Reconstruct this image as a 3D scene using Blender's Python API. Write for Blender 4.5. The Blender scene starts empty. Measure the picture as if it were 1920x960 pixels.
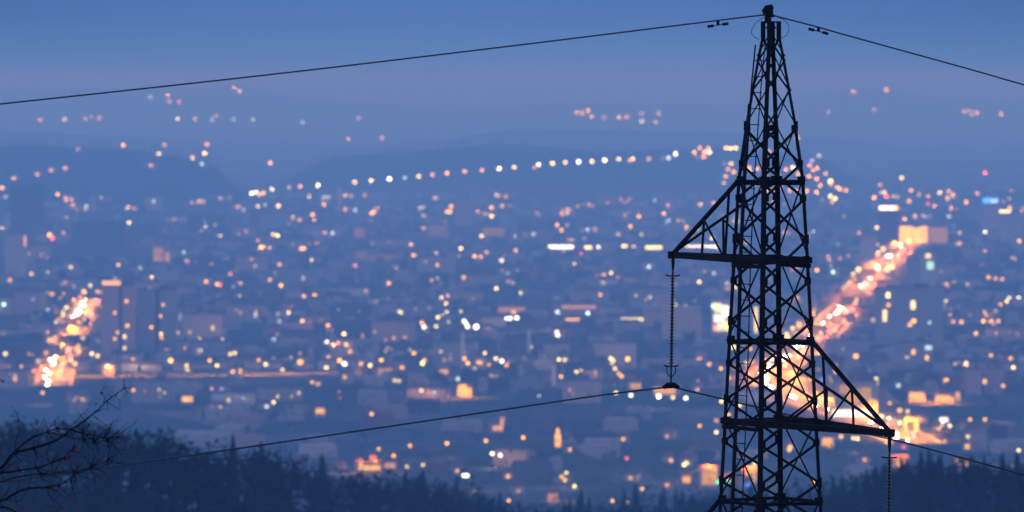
import bpy, bmesh, math, random
from mathutils import Vector, noise

R = random.Random(7)
SC = bpy.context.scene
COL = SC.collection
# ------------------------------------------------------------------ camera
K = 36.0 / 200.0 / 1920.0          # tangent per photograph pixel (200 mm lens, 36 mm sensor)
H = 220.0                          # eye height above the plain, metres
PITCH = math.atan(330 * K)
cam = bpy.data.cameras.new('camera')
cam.lens, cam.sensor_width, cam.clip_start, cam.clip_end = 200, 36, 1, 200000
camo = bpy.data.objects.new('camera', cam)
COL.objects.link(camo)
camo.location = (0, 0, H)
camo.rotation_euler = (math.pi / 2 - PITCH, 0, 0)
SC.camera = camo
cam.dof.use_dof = True
cam.dof.focus_distance = 100.0
APERTURE = 0.084                   # entrance pupil in metres
cam.dof.aperture_fstop = 0.2 / APERTURE
FWD = Vector((0, math.cos(PITCH), -math.sin(PITCH)))
UP = Vector((0, math.sin(PITCH), math.cos(PITCH)))
EYE = Vector((0, 0, H))


def ray(x, y):
    return FWD + UP * ((480 - y) * K) + Vector(((x - 960) * K, 0, 0))


def atY(x, y, Y):
    d = ray(x, y)
    return EYE + d * (Y / d.y)


def onz(x, y, z=0.0):
    d = ray(x, y)
    return EYE + d * ((z - H) / d.z)


# ------------------------------------------------------------------ terrain
def lerp_list(pts, x):
    if x <= pts[0][0]:
        return pts[0][1]
    for (a, b), (c, d) in zip(pts, pts[1:]):
        if x <= c:
            t = (x - a) / (c - a)
            return b + (d - b) * t
    return pts[-1][1]


def smooth(t):
    t = max(0.0, min(1.0, t))
    return t * t * (3 - 2 * t)


CANOPY = [(-700, 735), (-300, 760), (0, 782), (100, 776), (200, 786), (230, 790), (285, 786), (345, 838), (400, 832), (440, 838),
          (520, 842), (560, 858), (640, 880), (700, 890), (780, 892), (860, 905), (920, 932), (1000, 957), (1060, 948),
          (1150, 950), (1250, 934), (1340, 930), (1440, 930), (1530, 908), (1600, 893), (1640, 880), (1700, 858),
          (1740, 850), (1800, 856), (1850, 862), (1916, 856), (2200, 830), (2600, 815)]
RDIST = [(-300, 850), (350, 900), (900, 1350), (1250, 1550), (1450, 1400), (1750, 1080), (2300, 1000)]
HILLS = [  # crest distance, front depth, back depth, profile px -> height (canopy included)
    (11600, 430, 900, [(520, 0), (560, 30), (620, 62), (700, 70), (800, 76), (900, 88), (1000, 88), (1060, 80), (1120, 74), (1230, 78),
                       (1350, 80), (1450, 74), (1540, 60), (1590, 30), (1640, 0)]),
    (10300, 500, 900, [(-600, 110), (-200, 108), (0, 100), (60, 104), (130, 97), (250, 94), (330, 82), (400, 66), (440, 26), (480, 0)]),
    (29000, 2600, 4000, [(-900, 190), (0, 168), (250, 178), (460, 184), (560, 130), (760, 96), (950, 90), (1060, 106), (1250, 100), (1400, 96),
                         (1520, 160), (1600, 178), (1680, 180), (1760, 130), (1916, 120), (2600, 170)]),
    (17500, 900, 1500, [(-900, 70), (0, 62), (300, 40), (420, 0), (800, 0), (880, 48), (960, 66), (1150, 64), (1300, 60), (1560, 40), (1700, 0), (2600, 0)]),
]


def gh(x, Y):
    """ground height"""
    if Y < 40:
        return 218.2 - max(0.0, Y) * 0.09
    px = 960 + x / Y / K
    D = lerp_list(RDIST, px)
    top = H - (lerp_list(CANOPY, px) - 150) * K * D - 15.0
    near = 205.5
    if Y <= D:
        t = (Y - 100) / (D - 100)
        if t < 0:
            return 205.5 + (100 - Y) * 0.145
        base = near + (top - near) * t - 34 * math.sin(math.pi * t) ** 1.0
    else:
        base = top * (1 - smooth((Y - D) / 1150))
    h = max(0.0, base)
    for Yc, f, b, prof in HILLS:
        if abs(Y - Yc) < 3 * max(f, b):
            w = math.exp(-((Y - Yc) / (f if Y < Yc else b)) ** 2)
            if w > 0.01:
                hh = lerp_list(prof, px)
                h = max(h, hh * w)
    return h


def onground(x, y, dz=0.0):
    """point of the ground (raised by dz) that the ray through a photograph pixel meets"""
    d = ray(x, y)
    d = d / d.y
    Y = 1900.0
    while Y < 42000:
        p = EYE + d * Y
        if p.z <= gh(p.x, p.y) + dz:
            lo, hi = Y / 1.012, Y
            for _ in range(12):
                m = (lo + hi) / 2
                q = EYE + d * m
                if q.z <= gh(q.x, q.y) + dz:
                    hi = m
                else:
                    lo = m
            p = EYE + d * hi
            return Vector((p.x, p.y, gh(p.x, p.y)))
        Y *= 1.012
    p = EYE + d * 30000
    return Vector((p.x, p.y, gh(p.x, p.y)))


# ------------------------------------------------------------------ materials
def mat(name):
    m = bpy.data.materials.new(name)
    m.use_nodes = True
    nt = m.node_tree
    b = nt.nodes['Principled BSDF']
    return m, nt, b


def plain(name, col, rough=0.8, metal=0.0, var=0.25, scale=1.5):
    m, nt, b = mat(name)
    b.inputs['Roughness'].default_value = rough
    b.inputs['Metallic'].default_value = metal
    b.inputs['Specular IOR Level'].default_value = 0.5 if rough < 0.5 else 0.06
    tc = nt.nodes.new('ShaderNodeTexCoord')
    n = nt.nodes.new('ShaderNodeTexNoise')
    n.inputs['Scale'].default_value = scale
    n.inputs['Detail'].default_value = 4
    r = nt.nodes.new('ShaderNodeValToRGB')
    r.color_ramp.elements[0].position = 0.3
    r.color_ramp.elements[1].position = 0.72
    r.color_ramp.elements[0].color = [c * (1 - var) for c in col] + [1]
    r.color_ramp.elements[1].color = [min(1, c * (1 + var)) for c in col] + [1]
    nt.links.new(tc.outputs['Object'], n.inputs['Vector'])
    nt.links.new(n.outputs['Fac'], r.inputs['Fac'])
    nt.links.new(r.outputs['Color'], b.inputs['Base Color'])
    return m


def facade(name, wall, glass, cell=(3.2, 3.0)):
    """wall with a regular grid of dark unlit windows"""
    m, nt, b = mat(name)
    b.inputs['Roughness'].default_value = 0.75
    tc = nt.nodes.new('ShaderNodeTexCoord')
    sep = nt.nodes.new('ShaderNodeSeparateXYZ')
    nt.links.new(tc.outputs['Object'], sep.inputs[0])
    add = nt.nodes.new('ShaderNodeMath')
    nt.links.new(sep.outputs['X'], add.inputs[0])
    nt.links.new(sep.outputs['Y'], add.inputs[1])
    fac = None
    for src, c, lo, hi in ((add.outputs[0], cell[0], 0.28, 0.72), (sep.outputs['Z'], cell[1], 0.3, 0.8)):
        d = nt.nodes.new('ShaderNodeMath'); d.operation = 'DIVIDE'; d.inputs[1].default_value = c
        f = nt.nodes.new('ShaderNodeMath'); f.operation = 'FRACT'
        g = nt.nodes.new('ShaderNodeMath'); g.operation = 'GREATER_THAN'; g.inputs[1].default_value = lo
        l = nt.nodes.new('ShaderNodeMath'); l.operation = 'LESS_THAN'; l.inputs[1].default_value = hi
        mu = nt.nodes.new('ShaderNodeMath'); mu.operation = 'MULTIPLY'
        nt.links.new(src, d.inputs[0]); nt.links.new(d.outputs[0], f.inputs[0])
        nt.links.new(f.outputs[0], g.inputs[0]); nt.links.new(f.outputs[0], l.inputs[0])
        nt.links.new(g.outputs[0], mu.inputs[0]); nt.links.new(l.outputs[0], mu.inputs[1])
        if fac is None:
            fac = mu
        else:
            m2 = nt.nodes.new('ShaderNodeMath'); m2.operation = 'MULTIPLY'
            nt.links.new(fac.outputs[0], m2.inputs[0]); nt.links.new(mu.outputs[0], m2.inputs[1])
            fac = m2
    mix = nt.nodes.new('ShaderNodeMixRGB')
    mix.inputs[1].default_value = wall + (1,)
    mix.inputs[2].default_value = glass + (1,)
    nt.links.new(fac.outputs[0], mix.inputs[0])
    nt.links.new(mix.outputs[0], b.inputs['Base Color'])
    return m


def glowmat(name):
    """glow material for lamps, windows and lit wall areas: colour from the object, strength from its 'glow' property"""
    m = bpy.data.materials.new(name)
    m.use_nodes = True
    nt = m.node_tree
    nt.nodes.clear()
    out = nt.nodes.new('ShaderNodeOutputMaterial')
    em = nt.nodes.new('ShaderNodeEmission')
    oi = nt.nodes.new('ShaderNodeObjectInfo')
    at = nt.nodes.new('ShaderNodeAttribute')
    at.attribute_type = 'OBJECT'
    at.attribute_name = 'glow'
    nt.links.new(oi.outputs['Color'], em.inputs['Color'])
    nt.links.new(at.outputs['Fac'], em.inputs['Strength'])
    nt.links.new(em.outputs[0], out.inputs['Surface'])
    m.cycles.emission_sampling = 'NONE'
    return m


M = dict(
    steel=plain('painted_steel', (0.007, 0.007, 0.008), 0.8, 0.0, 0.35, 6),
    galv=plain('galvanised_steel', (0.014, 0.018, 0.030), 0.7, 0.0, 0.3, 8),
    wire=plain('aluminium_wire', (0.08, 0.09, 0.11), 0.55, 0.4, 0.2, 3),
    glass=plain('insulator_glaze', (0.035, 0.025, 0.022), 0.3, 0.0, 0.2, 5),
    bark=plain('bark', (0.008, 0.007, 0.006), 0.95, 0, 0.4, 14),
    leaf=plain('dry_leaf', (0.30, 0.05, 0.025), 0.8, 0, 0.4, 20),
    fir=plain('spruce_needles', (0.008, 0.017, 0.018), 0.9, 0, 0.5, 0.25),
    bush=plain('bare_crown', (0.010, 0.016, 0.017), 0.95, 0, 0.5, 0.25),
    concrete=plain('concrete', (0.30, 0.28, 0.27), 0.9, 0, 0.2, 0.15),
    roof=plain('roof_tiles', (0.16, 0.08, 0.06), 0.9, 0, 0.35, 0.4),
    roofgrey=plain('roof_felt', (0.10, 0.10, 0.11), 0.9, 0, 0.3, 0.2),
    dark=plain('dark_trim', (0.05, 0.05, 0.055), 0.7, 0, 0.3, 0.5),
    cream=plain('cream_render', (0.44, 0.38, 0.32), 0.9, 0, 0.15, 0.2),
    pink=plain('pink_render', (0.46, 0.32, 0.27), 0.9, 0, 0.15, 0.2),
    grey=plain('grey_render', (0.26, 0.26, 0.27), 0.9, 0, 0.15, 0.2),
    white=plain('white_render', (0.62, 0.60, 0.58), 0.9, 0, 0.12, 0.2),
    asphalt=plain('asphalt', (0.075, 0.072, 0.07), 0.85, 0, 0.3, 0.3),
    paint=plain('road_paint', (0.6, 0.6, 0.58), 0.8, 0, 0.2, 0.5),
    car=plain('car_paint', (0.16, 0.16, 0.18), 0.35, 0.3, 0.1, 1),
    rubber=plain('tyre_rubber', (0.02, 0.02, 0.02), 0.9),
    glow=glowmat('lamp_or_wall_glow'),
)
M['f_pink'] = facade('pink_facade', (0.52, 0.37, 0.33), (0.08, 0.09, 0.11))
M['f_grey'] = facade('grey_facade', (0.32, 0.32, 0.34), (0.06, 0.07, 0.09))
M['f_cream'] = facade('cream_facade', (0.58, 0.50, 0.44), (0.10, 0.10, 0.12))
M['f_dark'] = facade('dark_facade', (0.06, 0.06, 0.07), (0.04, 0.05, 0.07))


# ------------------------------------------------------------------ mesh builder
class MB:
    def __init__(s):
        s.v, s.f = [], []

    def box(s, c, size, rz=0.0):
        cx, cy, cz = c
        a, b, h = size[0] / 2, size[1] / 2, size[2] / 2
        co, si = math.cos(rz), math.sin(rz)
        n = len(s.v)
        for dz in (-h, h):
            for dx, dy in ((-a, -b), (a, -b), (a, b), (-a, b)):
                s.v.append((cx + dx * co - dy * si, cy + dx * si + dy * co, cz + dz))
        for q in ((3, 2, 1, 0), (4, 5, 6, 7), (0, 1, 5, 4), (1, 2, 6, 5), (2, 3, 7, 6), (3, 0, 4, 7)):
            s.f.append([n + i for i in q])

    def strip(s, p, q, a, b):
        """rectangular bar from p to q with half axes a, b"""
        n = len(s.v)
        for o in (p, q):
            for i, j in ((-1, -1), (1, -1), (1, 1), (-1, 1)):
                s.v.append(tuple(o + a * i + b * j))
        for f in ((3, 2, 1, 0), (4, 5, 6, 7), (0, 1, 5, 4), (1, 2, 6, 5), (2, 3, 7, 6), (3, 0, 4, 7)):
            s.f.append([n + i for i in f])

    def angle(s, p, q, w, t=0.012, ref=None):
        """L-section bar, the usual rolled steel angle"""
        p, q = Vector(p), Vector(q)
        d = (q - p).normalized()
        r = Vector(ref) if ref is not None else Vector((0, 0, 1))
        if abs(d.dot(r.normalized())) > 0.96:
            r = Vector((0, 1, 0))
        a = d.cross(r).normalized()
        b = d.cross(a).normalized()
        s.strip(p, q, a * (w / 2), b * (t / 2))
        o = a * (w / 2 - t / 2) + b * (w / 2 + t / 2)
        s.strip(p + o, q + o, a * (t / 2), b * (w / 2))

    def tube(s, pts, rad, n=6, cap=True):
        pts = [Vector(p) for p in pts]
        rad = rad if isinstance(rad, (list, tuple)) else [rad] * len(pts)
        base = len(s.v)
        prev = None
        for i, p in enumerate(pts):
            d = (pts[min(i + 1, len(pts) - 1)] - pts[max(i - 1, 0)])
            if d.length < 1e-9:
                d = Vector((0, 0, 1))
            d.normalize()
            if prev is None:
                a = d.orthogonal().normalized()
            else:
                a = (prev - d * prev.dot(d))
                a = a.normalized() if a.length > 1e-6 else d.orthogonal().normalized()
            prev = a
            b = d.cross(a)
            for k in range(n):
                t = 2 * math.pi * k / n
                s.v.append(tuple(p + (a * math.cos(t) + b * math.sin(t)) * rad[i]))
        for i in range(len(pts) - 1):
            for k in range(n):
                s.f.append([base + i * n + k, base + i * n + (k + 1) % n, base + (i + 1) * n + (k + 1) % n, base + (i + 1) * n + k])
        if cap:
            s.f.append([base + k for k in reversed(range(n))])
            s.f.append([base + (len(pts) - 1) * n + k for k in range(n)])

    def lathe(s, c, prof, n=10):
        """profile of (radius, z) turned about the vertical through c"""
        s.tube([(c[0], c[1], c[2] + z) for r, z in prof], [max(r, 1e-3) for r, z in prof], n)

    def ball(s, c, r, n=8, m=5, sz=1.0):
        s.lathe(c, [(r * math.sin(math.pi * i / m), -r * sz * math.cos(math.pi * i / m)) for i in range(m + 1)], n)

    def build(s, name, m, parent=None, loc=None, smooth=False):
        me = bpy.data.meshes.new(name)
        me.from_pydata(s.v, [], s.f)
        if smooth:
            for p in me.polygons:
                p.use_smooth = True
        me.materials.append(m)
        o = bpy.data.objects.new(name, me)
        COL.objects.link(o)
        if parent is not None:
            o.parent = parent
        if loc is not None:
            o.location = loc
        return o


def tag(o, label=None, cat=None, group=None, kind=None):
    if label: o['label'] = label
    if cat: o['category'] = cat
    if group: o['group'] = group
    if kind: o['kind'] = kind
    return o


def empty(name, loc=(0, 0, 0), rz=0.0):
    o = bpy.data.objects.new(name, None)
    o.empty_display_size = 0.2
    COL.objects.link(o)
    o.location = loc
    o.rotation_euler = (0, 0, rz)
    return o


def copy_tree(o, parent=None):
    c = o.copy()
    COL.objects.link(c)
    if parent is not None:
        c.parent = parent
    for ch in list(o.children):
        copy_tree(ch, c)
    return c


mm, nt, bb = mat('mixed_roofs')
bb.inputs['Roughness'].default_value = 0.9
bb.inputs['Specular IOR Level'].default_value = 0.06
tcm = nt.nodes.new('ShaderNodeTexCoord')
vm = nt.nodes.new('ShaderNodeTexVoronoi')
vm.inputs['Scale'].default_value = 0.03
scm = nt.nodes.new('ShaderNodeSeparateColor')
rm = nt.nodes.new('ShaderNodeValToRGB')
rm.color_ramp.interpolation = 'CONSTANT'
for p_, c_ in ((0.25, (.16, .09, .07)), (0.45, (.10, .10, .11)), (0.62, (.34, .29, .27)), (0.8, (.38, .34, .31)), (0.9, (.34, .22, .17))):
    rm.color_ramp.elements.new(p_).color = c_ + (1,)
rm.color_ramp.elements[0].color = (.05, .05, .055, 1)
nt.links.new(tcm.outputs['Object'], vm.inputs['Vector'])
nt.links.new(vm.outputs['Color'], scm.inputs[0])
nt.links.new(scm.outputs[0], rm.inputs['Fac'])
nt.links.new(rm.outputs[0], bb.inputs['Base Color'])
M['mixed'] = mm

# ------------------------------------------------------------------ air, light and sky
HAZE = 2.05e-4                      # scattering per metre in blue
HCOL = (0.32, 0.64, 1.0)


def trans(d):
    return [math.exp(-HAZE * c * d) for c in HCOL]


hz = MB()
hz.box((0, 21000, (H + 32 - 2) / 2), (90000, 50000, H + 32 + 2))
haze = hz.build('haze', M['grey'])
hm = bpy.data.materials.new('haze_air')
hm.use_nodes = True
nt = hm.node_tree
nt.nodes.clear()
o_ = nt.nodes.new('ShaderNodeOutputMaterial')
pv = nt.nodes.new('ShaderNodeVolumePrincipled')
pv.inputs['Color'].default_value = HCOL + (1,)
pv.inputs['Absorption Color'].default_value = (1, 1, 1, 1)
pv.inputs['Density'].default_value = HAZE
pv.inputs['Anisotropy'].default_value = 0.0
nt.links.new(pv.outputs[0], o_.inputs['Volume'])
haze.data.materials.clear()
haze.data.materials.append(hm)
tag(haze, kind='stuff')

world = bpy.data.worlds.new('World')
SC.world = world
world.use_nodes = True
nt = world.node_tree
bg = nt.nodes['Background']
sky = nt.nodes.new('ShaderNodeTexSky')
sky.sky_type = 'NISHITA'
sky.sun_disc = False
sky.sun_elevation = math.radians(-3)
sky.sun_rotation = math.radians(180)
sky.altitude = 500
sky.ozone_density = 6
tc = nt.nodes.new('ShaderNodeTexCoord')
sp = nt.nodes.new('ShaderNodeSeparateXYZ')
nt.links.new(tc.outputs['Generated'], sp.inputs[0])
ramp = nt.nodes.new('ShaderNodeValToRGB')
cr = ramp.color_ramp
SKY = [  # sine of the elevation -> linear radiance of the blue hour sky
    (-0.05, (0.092, 0.226, 0.500)), (0.000, (0.092, 0.226, 0.500)), (0.006, (0.085, 0.196, 0.460)), (0.0155, (0.066, 0.156, 0.420)), (0.06, (0.10, 0.19, 0.46)),
    (0.25, (0.57, 0.54, 0.76)), (0.5, (0.50, 0.58, 1.00)), (1.0, (0.12, 0.48, 1.46))]
S0, S1 = -0.05, 1.0
while len(cr.elements) < len(SKY):
    cr.elements.new(0.5)
for e, (p, c) in zip(cr.elements, SKY):
    e.position = ((p - S0) / (S1 - S0)) ** 0.5 if p > S0 else 0.0
    e.color = c + (1,)
mr = nt.nodes.new('ShaderNodeMapRange')
mr.inputs['From Min'].default_value = S0
mr.inputs['From Max'].default_value = S1
nt.links.new(sp.outputs['Z'], mr.inputs['Value'])
pw = nt.nodes.new('ShaderNodeMath'); pw.operation = 'POWER'; pw.inputs[1].default_value = 0.5
nt.links.new(mr.outputs[0], pw.inputs[0])
nt.links.new(pw.outputs[0], ramp.inputs['Fac'])
# thin stratus: long flat streaks
mp = nt.nodes.new('ShaderNodeMapping')
mp.inputs['Scale'].default_value = (13, 13, 420)
nt.links.new(tc.outputs['Generated'], mp.inputs['Vector'])
ns = nt.nodes.new('ShaderNodeTexNoise')
ns.inputs['Scale'].default_value = 1.0
ns.inputs['Detail'].default_value = 3
nt.links.new(mp.outputs[0], ns.inputs['Vector'])
sr = nt.nodes.new('ShaderNodeMapRange')
sr.inputs['From Min'].default_value = 0.3
sr.inputs['From Max'].default_value = 0.7
sr.inputs['To Min'].default_value = 0.965
sr.inputs['To Max'].default_value = 1.035
nt.links.new(ns.outputs['Fac'], sr.inputs['Value'])
sm = nt.nodes.new('ShaderNodeVectorMath'); sm.operation = 'SCALE'
nt.links.new(ramp.outputs['Color'], sm.inputs[0])
# the glow stands over the middle of the valley: the sky dims to either side of it
sq = nt.nodes.new('ShaderNodeMath'); sq.operation = 'MULTIPLY'
nt.links.new(sp.outputs['X'], sq.inputs[0])
nt.links.new(sp.outputs['X'], sq.inputs[1])
dm = nt.nodes.new('ShaderNodeMapRange')
dm.inputs['From Max'].default_value = 0.012
dm.inputs['To Min'].default_value = 1.03
dm.inputs['To Max'].default_value = 0.78
nt.links.new(sq.outputs[0], dm.inputs['Value'])
ml = nt.nodes.new('ShaderNodeMath'); ml.operation = 'MULTIPLY'
nt.links.new(sr.outputs[0], ml.inputs[0])
nt.links.new(dm.outputs[0], ml.inputs[1])
nt.links.new(ml.outputs[0], sm.inputs['Scale'])
ad = nt.nodes.new('ShaderNodeMixRGB'); ad.blend_type = 'ADD'; ad.inputs[0].default_value = 0.08
nt.links.new(sm.outputs[0], ad.inputs[1])
nt.links.new(sky.outputs[0], ad.inputs[2])
nt.links.new(ad.outputs[0], bg.inputs['Color'])
bg.inputs['Strength'].default_value = 1.0

sun = bpy.data.lights.new('dusk_sun', 'SUN')
sun.energy = 0.03
sun.angle = math.radians(20)
sun.color = (1.0, 0.72, 0.62)
suno = bpy.data.objects.new('dusk_sun', sun)
COL.objects.link(suno)
suno.rotation_euler = (math.radians(86), 0, 0)

SC.view_settings.view_transform = 'Standard'
SC.view_settings.look = 'None'
SC.view_settings.gamma = 1
SC.view_settings.use_curve_mapping = False
SC.view_settings.exposure = 0
cy = SC.cycles
cy.use_denoising = True
cy.use_adaptive_sampling = False
cy.max_bounces = 5
cy.diffuse_bounces = 2
cy.glossy_bounces = 2
cy.volume_bounces = 2
cy.sample_clamp_indirect = 2.0
cy.caustics_reflective = cy.caustics_refractive = False
cy.blur_glossy = 1.0

# ------------------------------------------------------------------ ground sheet
rowsY = [-60, 0, 30, 60, 100]
y = 100.0
while y < 2800:
    y *= 1.045
    rowsY.append(y)
while y < 46000:
    y *= 1.018 if 8800 < y < 36000 else 1.05
    rowsY.append(min(y, 45900))
NC = 150
g = MB()
for Y in rowsY:
    Yw = max(Y, 500.0)
    for i in range(NC + 1):
        px = -1600 + (3500 + 1600) * i / NC
        x = (px - 960) * K * Yw * (1.0 if Y < 20000 else 1.4)
        z = gh(x, Y)
        g.v.append((x, Y, z))
for r in range(len(rowsY) - 1):
    for i in range(NC):
        a = r * (NC + 1) + i
        g.f.append([a, a + 1, a + NC + 2, a + NC + 1])
gm, nt, b = mat('land')
b.inputs['Specular IOR Level'].default_value = 0.0
b.inputs['Roughness'].default_value = 0.95
tc = nt.nodes.new('ShaderNodeTexCoord')
vor = nt.nodes.new('ShaderNodeTexVoronoi')
vor.inputs['Scale'].default_value = 0.018
mpg = nt.nodes.new('ShaderNodeMapping')
mpg.inputs['Scale'].default_value = (1, 0.45, 1)
nt.links.new(tc.outputs['Object'], mpg.inputs['Vector'])
n1 = nt.nodes.new('ShaderNodeTexNoise')
n1.inputs['Scale'].default_value = 0.02
n1.inputs['Detail'].default_value = 5
nt.links.new(mpg.outputs[0], n1.inputs['Vector'])
mixv = nt.nodes.new('ShaderNodeMixRGB'); mixv.inputs[0].default_value = 0.18
nt.links.new(mpg.outputs[0], mixv.inputs[1])
sc_ = nt.nodes.new('ShaderNodeVectorMath'); sc_.operation = 'SCALE'; sc_.inputs['Scale'].default_value = 400
nt.links.new(n1.outputs['Color'], sc_.inputs[0])
nt.links.new(sc_.outputs[0], mixv.inputs[2])
nt.links.new(mixv.outputs[0], vor.inputs['Vector'])
spc = nt.nodes.new('ShaderNodeSeparateColor')
nt.links.new(vor.outputs['Color'], spc.inputs[0])
rp = nt.nodes.new('ShaderNodeValToRGB')
rp.color_ramp.interpolation = 'CONSTANT'
els = [(0, (0.035, 0.045, 0.028)), (0.3, (0.075, 0.07, 0.055)), (0.5, (0.05, 0.06, 0.035)), (0.66, (0.09, 0.085, 0.08)), (0.8, (0.06, 0.06, 0.06)), (0.92, (0.14, 0.12, 0.11))]
while len(rp.color_ramp.elements) < len(els):
    rp.color_ramp.elements.new(0.5)
for e, (p, c) in zip(rp.color_ramp.elements, els):
    e.position = p
    e.color = c + (1,)
nt.links.new(spc.outputs[0], rp.inputs['Fac'])
n2 = nt.nodes.new('ShaderNodeTexNoise')
n2.inputs['Scale'].default_value = 0.08
n2.inputs['Detail'].default_value = 4
nt.links.new(tc.outputs['Object'], n2.inputs['Vector'])
mw = nt.nodes.new('ShaderNodeMixRGB')
wd = nt.nodes.new('ShaderNodeAttribute'); wd.attribute_name = 'wooded'
nt.links.new(wd.outputs['Fac'], mw.inputs[0])
nt.links.new(rp.outputs[0], mw.inputs[1])
rw = nt.nodes.new('ShaderNodeValToRGB')
rw.color_ramp.elements[0].color = (0.008, 0.014, 0.014, 1)
rw.color_ramp.elements[1].color = (0.013, 0.022, 0.020, 1)
nt.links.new(n2.outputs['Fac'], rw.inputs['Fac'])
nt.links.new(rw.outputs[0], mw.inputs[2])
nt.links.new(mw.outputs[0], b.inputs['Base Color'])
ground = g.build('ground', gm, smooth=True)
tag(ground, kind='structure')
att = ground.data.attributes.new('wooded', 'FLOAT', 'POINT')
for i, v in enumerate(ground.data.vertices):
    att.data[i].value = smooth((v.co.z - 4) / 10)

# ------------------------------------------------------------------ lattice pylon, 100 m away
S = 100 * K
XC = atY(1445, 480, 100).x
PROF = [(42, 15), (68, 17.5), (105, 25), (236, 49), (335, 63.5), (480, 72.5), (640, 81.5), (790, 89.5), (955, 99), (1697, 140)]
ANG = [math.radians(a) for a in (-14.5, -104.5, 165.5, 75.5)]   # outer right, front, outer left, back
GROUND100 = 1697


def leg(k, y, out=0.0):
    r = lerp_list(PROF, y) * S + out
    return Vector((XC + r * math.cos(ANG[k]), 100 + r * math.sin(ANG[k]), atY(1445, y, 100).z))


pylon = tag(empty('lattice_pylon', (0, 0, 0)), 'dark steel lattice pylon with two crossarms rising against the hazy city', 'pylon')
for k in range(4):
    m = MB()
    ys = [p[0] for p in PROF]
    c = Vector((XC, 100, 0))
    for a, b_ in zip(ys, ys[1:]):
        p, q = leg(k, a), leg(k, b_)
        wl = 0.062 if a >= 236 else 0.048
        for j in ((k + 1) % 4, (k + 3) % 4):          # rolled angle, its corner outwards and a flange along each face
            fd = (leg(j, a) - p).normalized()
            nd = fd.cross((q - p).normalized()).normalized()
            m.strip(p + fd * wl / 2, q + fd * wl / 2, fd * (wl / 2), nd * 0.007)
    for y_ in (236, 448, 602, 749, 903):     # splice plates with bolts
        p = leg(k, y_, 0.012)
        m.box(p - Vector((math.cos(ANG[k]), math.sin(ANG[k]), 0)) * 0.02, (0.055, 0.06, 0.17), ANG[k])
    m.box(leg(k, GROUND100 - 8), (0.5, 0.5, 0.3), ANG[k])
    m.build('leg', M['steel'], pylon)


def plate(m, k, j, y_, w=0.13, h=0.11):
    """gusset plate on leg k in the plane of the face towards leg j"""
    p, q = leg(k, y_), leg(j, y_)
    d = (q - p).normalized()
    m.box(p + d * (w / 2 - 0.02), (w, 0.016, h), math.atan2(d.y, d.x))


WN = [68, 112, 168, 240, 306, 371, 448, 526, 602, 681, 749, 828, 903, 975, 1050, 1128, 1208, 1290, 1375, 1462, 1550, 1640]
NN = [68, 105, 170, 238, 338, 487, 638, 790, 938, 1100, 1265, 1430, 1600]
for a, b_, nodes, w in ((0, 1, WN, 0.035), (2, 3, WN, 0.035), (1, 2, NN, 0.022), (3, 0, NN, 0.022)):
    m = MB()
    nrm = (leg(a, 500) + leg(b_, 500)) / 2 - Vector((XC, 100, leg(a, 500).z))
    nrm.normalize()
    for i, (y0, y1) in enumerate(zip(nodes, nodes[1:])):
        w_ = w * (0.62 if y0 < 240 else 1.0)
        m.angle(leg(a, y0) + nrm * 0.02, leg(b_, y1) + nrm * 0.02, w_, 0.009, nrm)
        if not (y0 == 168 and w > 0.03):
            m.angle(leg(b_, y0) - nrm * 0.035, leg(a, y1) - nrm * 0.035, w_, 0.009, nrm)
        if y0 >= 240 and w > 0.03:
            plate(m, a, b_, y0)
            plate(m, b_, a, y0)
    m.build('lattice_bracing', M['steel'], pylon)
for y_, w in ((338, 0.075), (487, 0.045), (638, 0.045), (790, 0.045), (938, 0.045), (1100, 0.06), (1430, 0.06)):
    m = MB()
    for a in range(4):
        b_ = (a + 1) % 4
        m.angle(leg(a, y_, 0.03), leg(b_, y_, 0.03), w, 0.012)
        if w < 0.07:
            m.angle(leg(a, y_ + 5), leg((a + 2) % 4, y_ + 5), 0.03, 0.008) if a < 2 else None
        plate(m, a, b_, y_, 0.16, 0.14)
        plate(m, b_, a, y_, 0.16, 0.14)
    m.build('ring_frame', M['steel'], pylon)


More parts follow.
